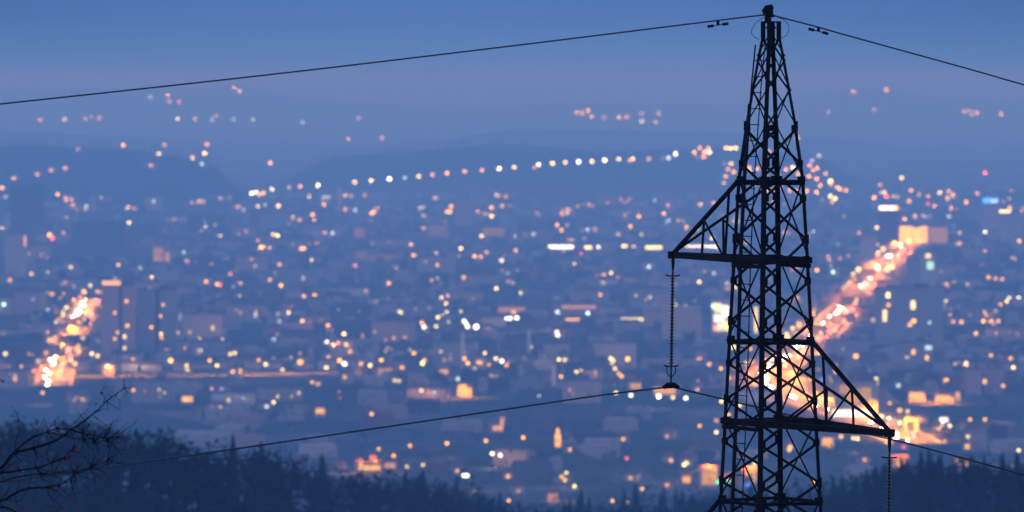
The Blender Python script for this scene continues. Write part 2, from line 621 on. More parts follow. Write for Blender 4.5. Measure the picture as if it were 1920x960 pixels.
def crossarm(faces, ytop, ybot, tip):
    arm = empty('crossarm')
    arm.parent = pylon
    (la, fa), (lb, fb) = faces         # the two legs the arm springs from and the legs behind them
    out = {}
    for l, f in ((la, fa), (lb, fb)):
        s_ = (leg(l, ybot) - leg(f, ybot)).normalized()
        side = Vector((-s_.y, s_.x, 0))
        base = leg(l, ybot)
        end = tip + (base - tip).normalized() * 0.06
        m = MB()
        m.strip(end, base, Vector((0, 0, 0.055)), side * 0.028)
        m.strip(base, leg(f, ybot) - s_ * 0.07, Vector((0, 0, 0.055)), side * 0.03)
        m.strip(leg(l, ybot + 11), leg(f, ybot + 11) - s_ * 0.03, Vector((0, 0, 0.035)), side * 0.02)
        m.build('chord', M['steel'], arm)
        top = leg(l, ytop)
        m = MB()
        m.angle(tip + Vector((0, 0, 0.05)), top, 0.055 if l == la else 0.034, 0.010, side)
        m.build('tie', M['steel'], arm)
        m = MB()
        n_ = top.lerp(tip, 0.52)
        foot = base.lerp(tip, 0.52)
        m.angle(n_, foot, 0.042, 0.008, side)
        m.angle(n_, base.lerp(tip, 0.14), 0.036, 0.008, side)
        m.angle(base.lerp(tip, 0.14) + Vector((0, 0, 0.0)), top.lerp(tip, 0.14), 0.03, 0.008, side)
        m.build('web_member', M['steel'], arm)
        out[l] = (base, side)
    m = MB()
    b1, b2 = leg(la, ybot), leg(lb, ybot)
    for t in (0.0, 0.25, 0.5, 0.75):
        m.angle(b1.lerp(tip, t), b2.lerp(tip, t + 0.2 if t < 0.7 else 0.9), 0.035, 0.008)
    m.box((b1 + b2) / 2 + Vector((0, 0, 0.02)), ((b1 - b2).length, 0.09, 0.11), math.atan2((b2 - b1).y, (b2 - b1).x))
    m.box((leg(fa, ybot) + leg(fb, ybot)) / 2 + Vector((0, 0, -0.02)), ((b1 - b2).length, 0.05, 0.09), math.atan2((b2 - b1).y, (b2 - b1).x))
    m.build('arm_frame', M['steel'], arm)
    m = MB()
    m.box(tip, (0.15, 0.12, 0.13), 0.5)
    m.box(tip + Vector((0, 0, -0.10)), (0.05, 0.03, 0.10), 0.5)
    m.build('tip_plate', M['steel'], arm)
    return arm


YL, YR = 102.9, 96.45
TIP_L = atY(1262, 478, YL)
TIP_R = atY(1668, 812, YR)
TIP_L2 = atY(1228, 1080, YL + 0.5)
crossarm(((2, 1), (3, 0)), 338, 487, TIP_L)
crossarm(((0, 3), (1, 2)), 638, 790, TIP_R)
crossarm(((2, 1), (3, 0)), 938, 1100, TIP_L2)

# peak: plates closing the legs and the clamp that carries the earth wire
m = MB()
for k in range(4):
    p = leg(k, 56)
    d = Vector((math.cos(ANG[k]), math.sin(ANG[k]), 0))
    m.box(p - d * 0.012, (0.07, 0.07, 0.30), ANG[k])
m.box((XC, 100, leg(0, 41).z), (0.25, 0.10, 0.025), ANG[0])
m.box((XC, 100, leg(0, 52).z), (0.18, 0.05, 0.03), ANG[0])
m.build('peak_plate', M['steel'], pylon)
m = MB()
pk = atY(1440, 30, 100)
m.box(pk + Vector((0, 0, -0.03)), (0.10, 0.10, 0.20), ANG[0])
m.box(pk + Vector((0.0, 0, 0.06)), (0.17, 0.09, 0.11), ANG[0])
m.box(pk + Vector((0.02, 0, 0.13)), (0.13, 0.11, 0.09), ANG[0] + 0.2)
m.tube([pk + Vector((-0.09, 0, 0.07)), pk + Vector((-0.03, 0, 0.16)), pk + Vector((0.06, 0, 0.175)), pk + Vector((0.075, 0, 0.12))], 0.035, 6)
m.tube([pk + Vector((-0.02, -0.03, 0.0)), pk + Vector((0.10, 0.03, 0.005))], 0.03, 6)
m.build('wire_clamp', M['steel'], pylon)
for pts in (((1432, 32), (1418, 42), (1410, 54), (1409, 62), (1414, 69), (1424, 74)), ((1452, 30), (1468, 36), (1478, 45), (1480, 55), (1475, 66), (1462, 74))):
    m = MB()
    m.tube([atY(a, b_, 100) for a, b_ in pts], 0.006, 5)
    m.build('earthing_loop', M['wire'], pylon)

# climbing ladder on one narrow face
M['steel'].node_tree.nodes['Principled BSDF'].inputs['Specular IOR Level'].default_value = 0.15
lad = empty('ladder')
lad.parent = pylon
LP = [(1417, 84), (1410, 155), (1407, 195), (1404, 236), (1397, 335), (1390, 480), (1386, 640), (1381, 790), (1374, 955), (1344, 1660)]
ux = Vector((math.cos(math.radians(-59.5)), math.sin(math.radians(-59.5)), 0))
rail = [atY(a, b_, 99.95) for a, b_ in LP]
m = MB()
for p, q in zip(rail, rail[1:]):
    m.angle(p, q, 0.045 if p.z < atY(1445, 160, 100).z else 0.016, 0.010, ux)
m.build('rail', M['galv'], lad)
m = MB()
m.tube([p + ux * 0.30 for p in rail], 0.011, 5)
m.build('rail', M['galv'], lad)
top, bot = rail[0], rail[-1]
n_r = int((top.z - bot.z) / 0.28)
for i in range(1, n_r):
    z = top.z - 0.28 * i
    for p, q in zip(rail, rail[1:]):
        if q.z <= z <= p.z:
            c = p.lerp(q, (p.z - z) / (p.z - q.z))
            m = MB()
            m.tube([c, c + ux * 0.33], 0.009, 5)
            m.build('rung', M['galv'], lad)
            break


# ------------------------------------------------------------------ insulators and wires
def insulator(top, bottom, label):
    s_ = tag(empty('insulator_string', top), label, 'insulator', 'insulator strings')
    ax = bottom - top
    L = ax.length
    d = ax.normalized()
    loc = lambda t: Vector(d * t)
    m = MB()
    m.tube([loc(0.02), loc(0.2)], [0.035, 0.018], 6)
    m.build('link', M['galv'], s_)
    m = MB()
    n = 27
    a, b_ = 0.34, L - 0.42
    pts, rad = [loc(0.18)], [0.016]
    for i in range(n):
        t = a + (b_ - a) * i / (n - 1)
        big = 0.052 if i % 2 == 0 else 0.041
        for dt, r in ((-0.012, 0.020), (-0.006, big), (0.004, big), (0.016, 0.020)):
            pts.append(loc(t + dt)); rad.append(r)
    pts.append(loc(L - 0.25)); rad.append(0.017)
    m.tube(pts, rad, 10)
    m.build('shed_rod', M['glass'], s_)
    for t, dz in ((0.30, 0.0), (L - 0.36, 1.0)):
        m = MB()
        m.tube([loc(t) + Vector((-0.13, 0.02, 0.012)), loc(t) + Vector((-0.06, 0, 0)), loc(t) + Vector((0.06, 0, 0)), loc(t) + Vector((0.13, -0.02, 0.012))], 0.013, 6)
        if dz:
            for sx in (-1, 1):
                m.tube([loc(t) + Vector((sx * 0.085, 0, 0)), loc(t + 0.12) + Vector((sx * 0.075, 0, 0)), loc(t + 0.19) + Vector((sx * 0.02, 0, 0))], 0.010, 5)
        m.build('arcing_horn', M['galv'], s_)
    m = MB()
    m.tube([loc(L - 0.26), loc(L - 0.03)], 0.016, 6)
    m.build('link', M['galv'], s_)
    w = Vector((0.861, 0.5075, 0))
    m = MB()
    c = loc(L)
    m.tube([c - w * 0.17 + Vector((0, 0, -0.02)), c - w * 0.07 + Vector((0, 0, 0.015)), c + w * 0.07 + Vector((0, 0, 0.015)), c + w * 0.17 + Vector((0, 0, -0.025))], [0.03, 0.055, 0.055, 0.03], 8)
    m.build('suspension_clamp', M['steel'], s_)
    return s_


CL = atY(1258, 724, YL)
insulator(TIP_L + Vector((0, 0, -0.08)), CL, 'long thin insulator string hanging under the upper crossarm with its clamp in view')
insulator(TIP_R + Vector((0, 0, -0.12)), TIP_R + Vector((-0.02, 0, -2.38)), 'long thin insulator string hanging under the lower crossarm beside the dark wood')


def wire_point(p0, x, y):
    """point where the pixel's ray meets the vertical plane of the line through p0"""
    n = Vector((0.5075, -0.861, 0))
    d = ray(x, y)
    t = (p0 - EYE).dot(n) / d.dot(n)
    return EYE + d * t


def spline(pts, n=8):
    out = []
    for i in range(len(pts) - 1):
        p0, p1, p2, p3 = pts[max(i - 1, 0)], pts[i], pts[i + 1], pts[min(i + 2, len(pts) - 1)]
        for k in range(n):
            t = k / n
            out.append(0.5 * ((2 * p1) + (p2 - p0) * t + (2 * p0 - 5 * p1 + 4 * p2 - p3) * t * t + (3 * p1 - p0 - 3 * p2 + p3) * t ** 3))
    out.append(pts[-1])
    return out


ew = tag(empty('earth_wire'), 'thin grey earth wire running down from the very top of the pylon', 'power line')
PK = atY(1440, 29, 100)
for side in ([(1431, 28), (1340, 39), (960, 86), (500, 140.5), (0, 195), (-300, 226)], [(1450, 29), (1535, 51), (1580, 64), (1819, 130), (1916, 158), (2200, 240)]):
    m = MB()
    m.tube(spline([wire_point(PK, a, b_) for a, b_ in side]), 0.0135, 6)
    m.build('cable', M['wire'], ew)
m = MB()
m.tube([wire_point(PK, 1431, 28), wire_point(PK, 1450, 29)], 0.02, 6)
m.build('cable', M['wire'], ew)
for (cx, cy_), (ax, ay), (bx, by) in (((1346, 41), (1332.5, 49), (1360, 45)), ((1535, 53), (1521.5, 55.5), (1547.5, 62))):
    c, a, b_ = wire_point(PK, cx, cy_), wire_point(PK, ax, ay), wire_point(PK, bx, by)
    mid = (a + b_) / 2
    m = MB()
    m.tube([c + Vector((0, 0, 0.02)), mid], 0.028, 6)
    m.tube([a, mid, b_], 0.008, 5)
    dv = (b_ - a).normalized()
    for w_, sgn in ((a, 1), (b_, -1)):
        m.tube([w_ - dv * 0.058, w_ - dv * 0.03, w_, w_ + dv * 0.03, w_ + dv * 0.058], [0.02, 0.03, 0.02, 0.03, 0.02], 7)
    m.build('vibration_damper', M['steel'], ew)

cw = tag(empty('conductor_wire'), 'thin dark conductor wire passing through the lower clamp and behind the lower crossarm', 'power line')
for side in ([(1258, 725), (1120, 742), (920, 771.5), (480, 836), (200, 876), (0, 904), (-300, 948)], [(1258, 725), (1355, 748), (1500, 783), (1700, 831), (1916, 889), (2200, 968)]):
    m = MB()
    m.tube(spline([wire_point(CL, a, b_) for a, b_ in side]), 0.0165, 6)
    m.build('cable', M['wire'], cw)

# ------------------------------------------------------------------ bare tree, close on the lower left
TY = 74.0
tz = lambda a, b_: (a / 3.2, 660 + b_ / 3.2)
rt = random.Random(3)


def tpt(a, b_, off=0.0):
    x, y_ = tz(a, b_)
    return atY(x, y_, TY + off)


bt = tag(empty('bare_tree'), 'bare thin branches with a few red leaves reaching in at the lower corner', 'tree')
tb = atY(-330, 900, TY + 0.6)
gz = gh(tb.x, tb.y)
m = MB()
m.tube([(tb.x, tb.y, gz - 0.3), (tb.x + 0.05, tb.y, gz + 2), (tb.x - 0.02, tb.y, gz + 4), (tb.x + 0.1, tb.y, tb.z), (tb.x + 0.2, tb.y, tb.z + 1.2), (tb.x + 0.05, tb.y + 0.1, tb.z + 2.6)],
       [0.17, 0.13, 0.11, 0.09, 0.06, 0.02], 8)
m.build('trunk', M['bark'], bt)
BR = [  # (polyline, start radius px, end radius px)
    ([(-1050, 1150), (-500, 900), (-200, 800), (0, 700), (80, 610), (200, 575), (330, 535), (420, 470), (510, 410), (570, 360), (640, 295), (745, 215)], 13, 2.2),
    ([(80, 610), (130, 560), (200, 510), (280, 480), (340, 462), (430, 465), (500, 490), (560, 495), (620, 515), (690, 510), (735, 480)], 6, 1.4),
    ([(280, 480), (350, 495), (420, 515), (500, 525), (560, 545), (640, 530)], 4, 1.3),
    ([(-1030, 1000), (-400, 760), (-150, 735), (0, 725), (110, 710), (220, 695), (310, 665), (380, 635), (430, 590), (470, 545)], 10, 1.6),
    ([(-150, 800), (0, 780), (120, 745), (240, 735), (330, 725), (440, 715), (550, 690), (640, 655)], 5, 1.2),
    ([(-1040, 1250), (-500, 1000), (-160, 930), (0, 895), (90, 850), (170, 820), (280, 812), (350, 800), (420, 760), (470, 725), (540, 700), (610, 690)], 10, 1.5),
    ([(-160, 930), (0, 932), (50, 938), (100, 965), (190, 1010)], 8, 2.5),
]
for pl, r0, r1 in BR:
    n = len(pl)
    pts = [tpt(a, b_, 0.35 * math.sin(i * 1.3 + r0)) for i, (a, b_) in enumerate(pl)]
    pts = spline(pts, 4)
    pts = [p + Vector((rt.uniform(-.006, .006), 0, rt.uniform(-.006, .006))) for p in pts]
    m = MB()
    m.tube(pts, [(r0 + (r1 - r0) * (i / (len(pts) - 1)) ** 0.7) / 3.2 * K * TY * 1.15 for i in range(len(pts))], 6)
    m.build('branch', M['bark'], bt)
TW = [[(85, 600), (95, 540), (115, 450), (110, 390), (75, 325)], [(620, 310), (628, 265), (612, 230), (650, 205)], [(560, 380), (610, 420), (640, 438), (740, 400)],
      [(690, 260), (720, 300), (712, 345)], [(230, 698), (250, 750), (265, 780)], [(500, 490), (470, 540), (440, 600)], [(545, 492), (580, 555), (592, 610)],
      [(630, 530), (685, 560), (725, 615)], [(280, 815), (310, 880), (360, 920), (390, 945)], [(330, 535), (250, 560), (130, 550)], [(200, 510), (240, 450), (265, 390)],
      [(640, 655), (700, 610), (720, 560)], [(440, 715), (430, 790), (445, 860)], [(550, 690), (570, 740)], [(170, 820), (120, 890), (60, 900)], [(430, 590), (470, 610), (540, 640)],
      [(420, 470), (440, 430), (520, 350), (535, 330)], [(510, 410), (480, 380), (470, 350)], [(110, 710), (90, 690), (40, 660)], [(290, 650), (285, 610), (290, 580)]]
m = MB()
for pl in TW:
    pts = spline([tpt(a, b_, rt.uniform(-.15, .15)) for a, b_ in pl], 4)
    m.tube(pts, [(2.6 - 1.8 * i / (len(pts) - 1)) / 3.2 * K * TY * 0.85 for i in range(len(pts))], 5)
    for _ in range(3):
        p = rt.choice(pts)
        q = p + Vector((rt.uniform(-.12, .2), rt.uniform(-.1, .1), rt.uniform(-.12, .16)))
        m.tube([p, (p + q) / 2 + Vector((rt.uniform(-.02, .02), 0, rt.uniform(-.02, .02))), q], [.004, .003, .0015], 4)
for pl, r0, r1 in BR[:6]:
    for _ in range(26):
        i = rt.randrange(3, len(pl))
        p = tpt(*pl[i])
        q = p + Vector((rt.uniform(-.05, .3), rt.uniform(-.15, .15), rt.uniform(-.2, .25)))
        m.tube([p, (p + q) / 2 + Vector((rt.uniform(-.03, .03), 0, rt.uniform(-.03, .03))), q], [.007, .005, .0025], 4)
m.build('twig', M['bark'], bt)
m = MB()
LV = [(110, 400), (612, 238), (575, 300), (640, 440), (735, 485), (455, 595), (470, 575), (440, 620), (415, 635), (430, 660), (370, 690), (310, 700), (265, 750), (225, 620), (570, 750),
      (640, 730), (290, 820), (95, 690), (385, 930), (375, 910), (395, 950), (280, 945), (440, 860), (490, 825), (190, 445), (140, 940), (400, 620), (460, 550), (180, 790), (8, 160), (15, 175), (50, 500), (340, 660)]
for a, b_ in LV:
    for _ in range(4):
        c = tpt(a + rt.uniform(-8, 8), b_ + rt.uniform(-8, 8), rt.uniform(-.1, .1))
        a1 = Vector((rt.uniform(-1, 1), rt.uniform(-1, 1), rt.uniform(-.4, .4))).normalized() * rt.uniform(.008, .017)
        a2 = Vector((rt.uniform(-.3, .3), rt.uniform(-.3, .3), -1)).normalized() * rt.uniform(.02, .045)
        n = len(m.v)
        m.v += [tuple(c), tuple(c + a2 * .5 + a1), tuple(c + a2), tuple(c + a2 * .5 - a1 + Vector((0, .006, 0)))]
        m.f += [[n, n + 1, n + 2], [n, n + 2, n + 3]]
m.build('foliage', M['leaf'], bt)

# ------------------------------------------------------------------ woods
rw_ = random.Random(11)


def spruce_mesh(m, c, h, rr, seed=0):
    r = random.Random(seed)
    lay = 9
    for i in range(lay):
        z0 = h * (0.10 + 0.88 * i / lay)
        rad = rr * ((1 - i / lay) ** 0.85 + 0.08)
        n = len(m.v)
        k = 11
        m.v.append((c[0], c[1], c[2] + z0 + h * 0.20 * (1 - 0.4 * i / lay)))
        for j in range(k):
            a = 2 * math.pi * j / k + i
            q = rad * r.uniform(0.55, 1.15)
            m.v.append((c[0] + q * math.cos(a), c[1] + q * math.sin(a), c[2] + z0 - r.uniform(0, 0.05) * h))
        for j in range(k):
            m.f.append([n, n + 1 + j, n + 1 + (j + 1) % k])


def bush_mesh(m, c, h, rr, seed=0, nl=170):
    r = random.Random(seed)
    lobes = [(Vector((r.uniform(-.5, .5) * rr, r.uniform(-.5, .5) * rr, h * r.uniform(.35, .8))), rr * r.uniform(.35, .6)) for _ in range(7)]
    for _ in range(nl):
        o, q = r.choice(lobes)
        d = Vector((r.gauss(0, 1), r.gauss(0, 1), r.gauss(0, 1))).normalized() * q * r.random() ** 0.4
        p = Vector(c) + o + d
        s_ = rr * r.uniform(.07, .16)
        n = len(m.v)
        for _k in range(3):
            m.v.append(tuple(p + Vector((r.uniform(-1, 1), r.uniform(-1, 1), r.uniform(-1, 1))) * s_))
        m.f.append([n, n + 1, n + 2])


def tree_proto(kind, seed):
    name = 'spruce_tree' if kind == 0 else 'broadleaf_tree'
    t = empty(name)
    m = MB()
    (spruce_mesh if kind == 0 else bush_mesh)(m, (0, 0, 0), 1.0, 0.15 if kind == 0 else 0.42, seed, *(() if kind == 0 else (260,)))
    if kind == 1:
        for i in range(14):
            r = random.Random(seed * 50 + i)
            a = r.uniform(0, 6.28)
            m.tube([(0, 0, r.uniform(.2, .5)), (math.cos(a) * .2, math.sin(a) * .2, r.uniform(.6, .8)), (math.cos(a) * .32, math.sin(a) * .32, r.uniform(.75, .92))], [.012, .008, .003], 4)
    m.build('crown', M['fir' if kind == 0 else 'bush'], t)
    m = MB()
    m.tube([(0, 0, -0.05), (0.004, 0, .3), (0, 0.004, .75)], [.02, .014, .005], 6)
    m.build('trunk', M['bark'], t)
    return t


ORD = ['first', 'second', 'third', 'fourth', 'fifth', 'sixth', 'seventh', 'eighth', 'ninth', 'tenth', 'eleventh', 'twelfth', 'thirteenth', 'fourteenth', 'fifteenth', 'sixteenth',
       'seventeenth', 'eighteenth', 'nineteenth', 'twentieth']


def ordinal(i):
    if i < 20:
        return ORD[i]
    tens = ['twenty', 'thirty', 'forty', 'fifty', 'sixty', 'seventy'][(i + 1) // 10 - 2]
    o = (i + 1) % 10
    return (tens[:-1] + 'ieth') if o == 0 else tens + '-' + ORD[o - 1]


protos = {0: [tree_proto(0, s) for s in range(4)], 1: [tree_proto(1, 20 + s) for s in range(5)]}
used = set()
SPR = [(437, 808), (1068, 930), (1105, 930), (1300, 934), (1642, 868), (1690, 852), (1700, 856), (1728, 845), (1741, 838),
       (1765, 848), (1845, 850), (1880, 846)]
trees = [(x, y, 0) for x, y in SPR]
x = -30.0
while x < 1950:
    trees.append((x, lerp_list(CANOPY, x) + rw_.uniform(-4, 6), 1 if x < 1000 or rw_.random() < 0.62 else 0))
    x += rw_.uniform(24, 40)
trees.sort()
cnt = {}
tot = {}
sec = lambda x: 'long ridge' if x < 950 else 'low dip' if x < 1530 else 'dark slope'
for x, y, k in trees:
    tot[(sec(x), k)] = tot.get((sec(x), k), 0) + 1
for x, y, k in trees:
    D = lerp_list(RDIST, x) + rw_.uniform(-25, 45)
    top = atY(x, y, D)
    zg = gh(top.x, D)
    h = max(7.0, min(26.0, top.z - zg))
    pr = protos[k][rw_.randrange(len(protos[k]))]
    t = pr if pr.name not in used else copy_tree(pr)
    used.add(pr.name)
    t.location = (top.x, D, top.z - h)
    t.scale = (h * rw_.uniform(.85, 1.15),) * 2 + (h,)
    t.rotation_euler = (0, 0, rw_.uniform(0, 6.28))
    s_ = sec(x)
    i = cnt.get((s_, k), 0)
    cnt[(s_, k)] = i + 1
    where = {'long ridge': 'the wooded ridge', 'low dip': 'the wooded dip', 'dark slope': 'the slope under the lower crossarm'}[s_]
    tag(t, f"{'pointed spruce' if k == 0 else 'bare-crowned tree'} on {where}, {ordinal(i)} {'spruce' if k == 0 else 'such tree'} from the left", 'tree', 'trees along the edge of the wood')
m = MB()
for i in range(2600):
    px = rw_.uniform(-500, 2300)
    D0 = lerp_list(RDIST, px)
    Y = D0 * rw_.uniform(0.55, 1.0) if rw_.random() < .75 else D0 + rw_.uniform(0, 350)
    x = (px - 960) * K * Y
    h = rw_.uniform(9, 14)
    z = gh(x, Y)
    if rw_.random() < (0.40 if px > 1000 else 0.12):
        spruce_mesh(m, (x, Y, z), h, h * .21, i)
    else:
        bush_mesh(m, (x, Y, z), h, h * .46, i, 44)
tag(m.build('forest', M['fir']), kind='stuff')
m = MB()
for i in range(2400):
    f = rw_.choice((0, 0, 1, 1, 3))
    Yc, fr, bk, prof = HILLS[f]
    px = rw_.uniform(-60, 2000)
    if lerp_list(prof, px) < 12:
        continue
    Y = Yc + rw_.uniform(-0.75, 0.25) * fr
    x = (px - 960) * K * Y
    z = gh(x, Y)
    if z < 6:
        continue
    h = rw_.uniform(10, 22)
    bush_mesh(m, (x, Y, z - 4), h, h * .8, i, 16)
tag(m.build('hill_forest', M['bush']), kind='stuff')

# ------------------------------------------------------------------ the city
rc = random.Random(5)
HUE = dict(W=(1.0, .92, .72), Y=(1.0, .76, .26), O=(1.0, .45, .04), P=(1.0, .44, .14), R=(1.0, .12, .13), G=(.15, 1.0, .55), C=(.66, .86, 1.0), M=(.55, 1.0, .72), B=(.05, .20, 1.0), V=(.50, .38, 1.0), A=(1.0, .48, .0))
HNAME = dict(W='white', Y='pale yellow', O='orange', P='pink', R='red', G='green', C='cool white', M='mint', B='blue', V='violet', A='amber')


def dist(p):
    return (p - EYE).length


def light_up(o, hue, bright, d, gain):
    """glow colour; lamps and panels behind more air burn proportionally stronger"""
    t = trans(d)
    o.color = tuple(h * (t[1] / q) ** (0.55 if d < 20000 else 0.8) for h, q in zip(HUE[hue], t)) + (1,)
    o['glow'] = bright * gain / t[1] * (1.0 if d < 20000 else 0.5)


def facing(p):
    return math.atan2(p.x, p.y)


# ---- roads
def road(name, pts, half, z=0.10, m='asphalt'):
    mb = MB()
    pts = spline([Vector(p) for p in pts], 6)
    n0 = None
    for i, p in enumerate(pts):
        d = pts[min(i + 1, len(pts) - 1)] - pts[max(i - 1, 0)]
        s_ = Vector((-d.y, d.x, 0)).normalized() * half
        for q in (p + s_, p - s_):
            mb.v.append((q.x, q.y, z))
    for i in range(len(pts) - 1):
        mb.f.append([2 * i + 1, 2 * i, 2 * i + 2, 2 * i + 3])
    o = mb.build(name, M[m])
    tag(o, kind='structure')
    return pts


AV = [(1708, 452), (1690, 466), (1665, 492), (1636, 526), (1602, 562), (1565, 600), (1532, 634), (1492, 666), (1455, 690), (1444, 706), (1464, 726), (1500, 743), (1560, 766), (1640, 792), (1720, 832)]
LS = [(100, 722), (104, 700), (112, 676), (126, 640), (146, 604), (166, 574), (174, 560)]
BV = [(-160, 708), (0, 708), (100, 707), (250, 705), (400, 704), (520, 701), (700, 698)]
road('avenue_pavement', [onz(*p) for p in AV], 18, 0.06, 'concrete')
road('street_pavement', [onz(*p) for p in LS], 14, 0.06, 'concrete')
av = road('avenue', [onz(*p) for p in AV], 14)
ls = road('street', [onz(*p) for p in LS], 11)
bv = road('boulevard', [onz(*p) for p in BV], 15, 0.14)
road('road_marking', [onz(*p) for p in AV], 0.3, 0.18, 'paint')
hillroad = [onground(x, y, 9) for x, y in ((470, 362), (600, 349), (730, 337), (870, 323), (1010, 310), (1190, 299), (1330, 288), (1480, 290))]

# ---- street lamps
def lamp_proto(name):
    """10 m street lamp: tapered pole, short arm, round lit globe"""
    t = empty(name)
    m = MB()
    m.tube([(0, 0, 0), (0, 0, 6), (0, 0, 9.4)], [.16, .11, .08], 6)
    m.tube([(0, 0, 9.2), (0, -.5, 9.6), (0, -.9, 9.65)], [.07, .06, .06], 5)
    m.build('pole', M['dark'], t)
    m = MB()
    m.ball((0, 0, 0), 1.0, 10, 6)
    m.build('lamp_globe', M['glow'], t, (0, -.9, 9.6), True)
    return t


LAMP = lamp_proto('street_lamp')
first = [True]
GLOWP = 300000.0
GAIN = 2.5
RPX = 3.1


def put_lamp(p, hue, bright, size=1.0, h=10.0, name=None):
    d = dist(p)
    t = LAMP if first[0] else copy_tree(LAMP)
    first[0] = False
    t.location = p
    t.rotation_euler = (0, 0, -facing(p))
    s_ = h / 10.0
    t.scale = (s_, s_, s_)
    for ch in t.children:
        if ch.name.startswith('lamp_globe'):
            r = RPX * K * d * size / s_
            ch.scale = (r, r, r * 0.9)
            light_up(ch, hue, bright ** 1.5 * rc.uniform(.65, 1.35) * (1.35 if hue in 'WC' else 1), d, GAIN)
    return t


LANDMARK = [('slab towers', 256, 600), ('dark tower block', 50, 400), ('portal building', 1262, 610), ('orange-lit hall', 1716, 440), ('blue-topped tower', 1858, 405),
            ('floodlit front', 1352, 592), ('long lit depot', 1100, 464), ('pale chimney', 636, 376), ('wide dark block', 185, 446), ('twin pale blocks', 1120, 664), ('orange-lit steeple', 1046, 818),
            ('orange square', 1600, 760), ('lit rooftop sign', 1668, 391), ('red mast light', 1847, 324), ('hill-top lamps', 1320, 284), ('pale cube block', 674, 436), ('grid-lit block', 1713, 668),
            ('pink terrace blocks', 1846, 714), ('corner house', 868, 730), ('orange yard', 690, 870), ('red-lit roof', 940, 581), ('pale slab tower', 30, 478), ('orange-lit block', 304, 476)]
pending = []


def describe(o, what, x, y, cat, group):
    pending.append((o, what, x, y, cat, group))


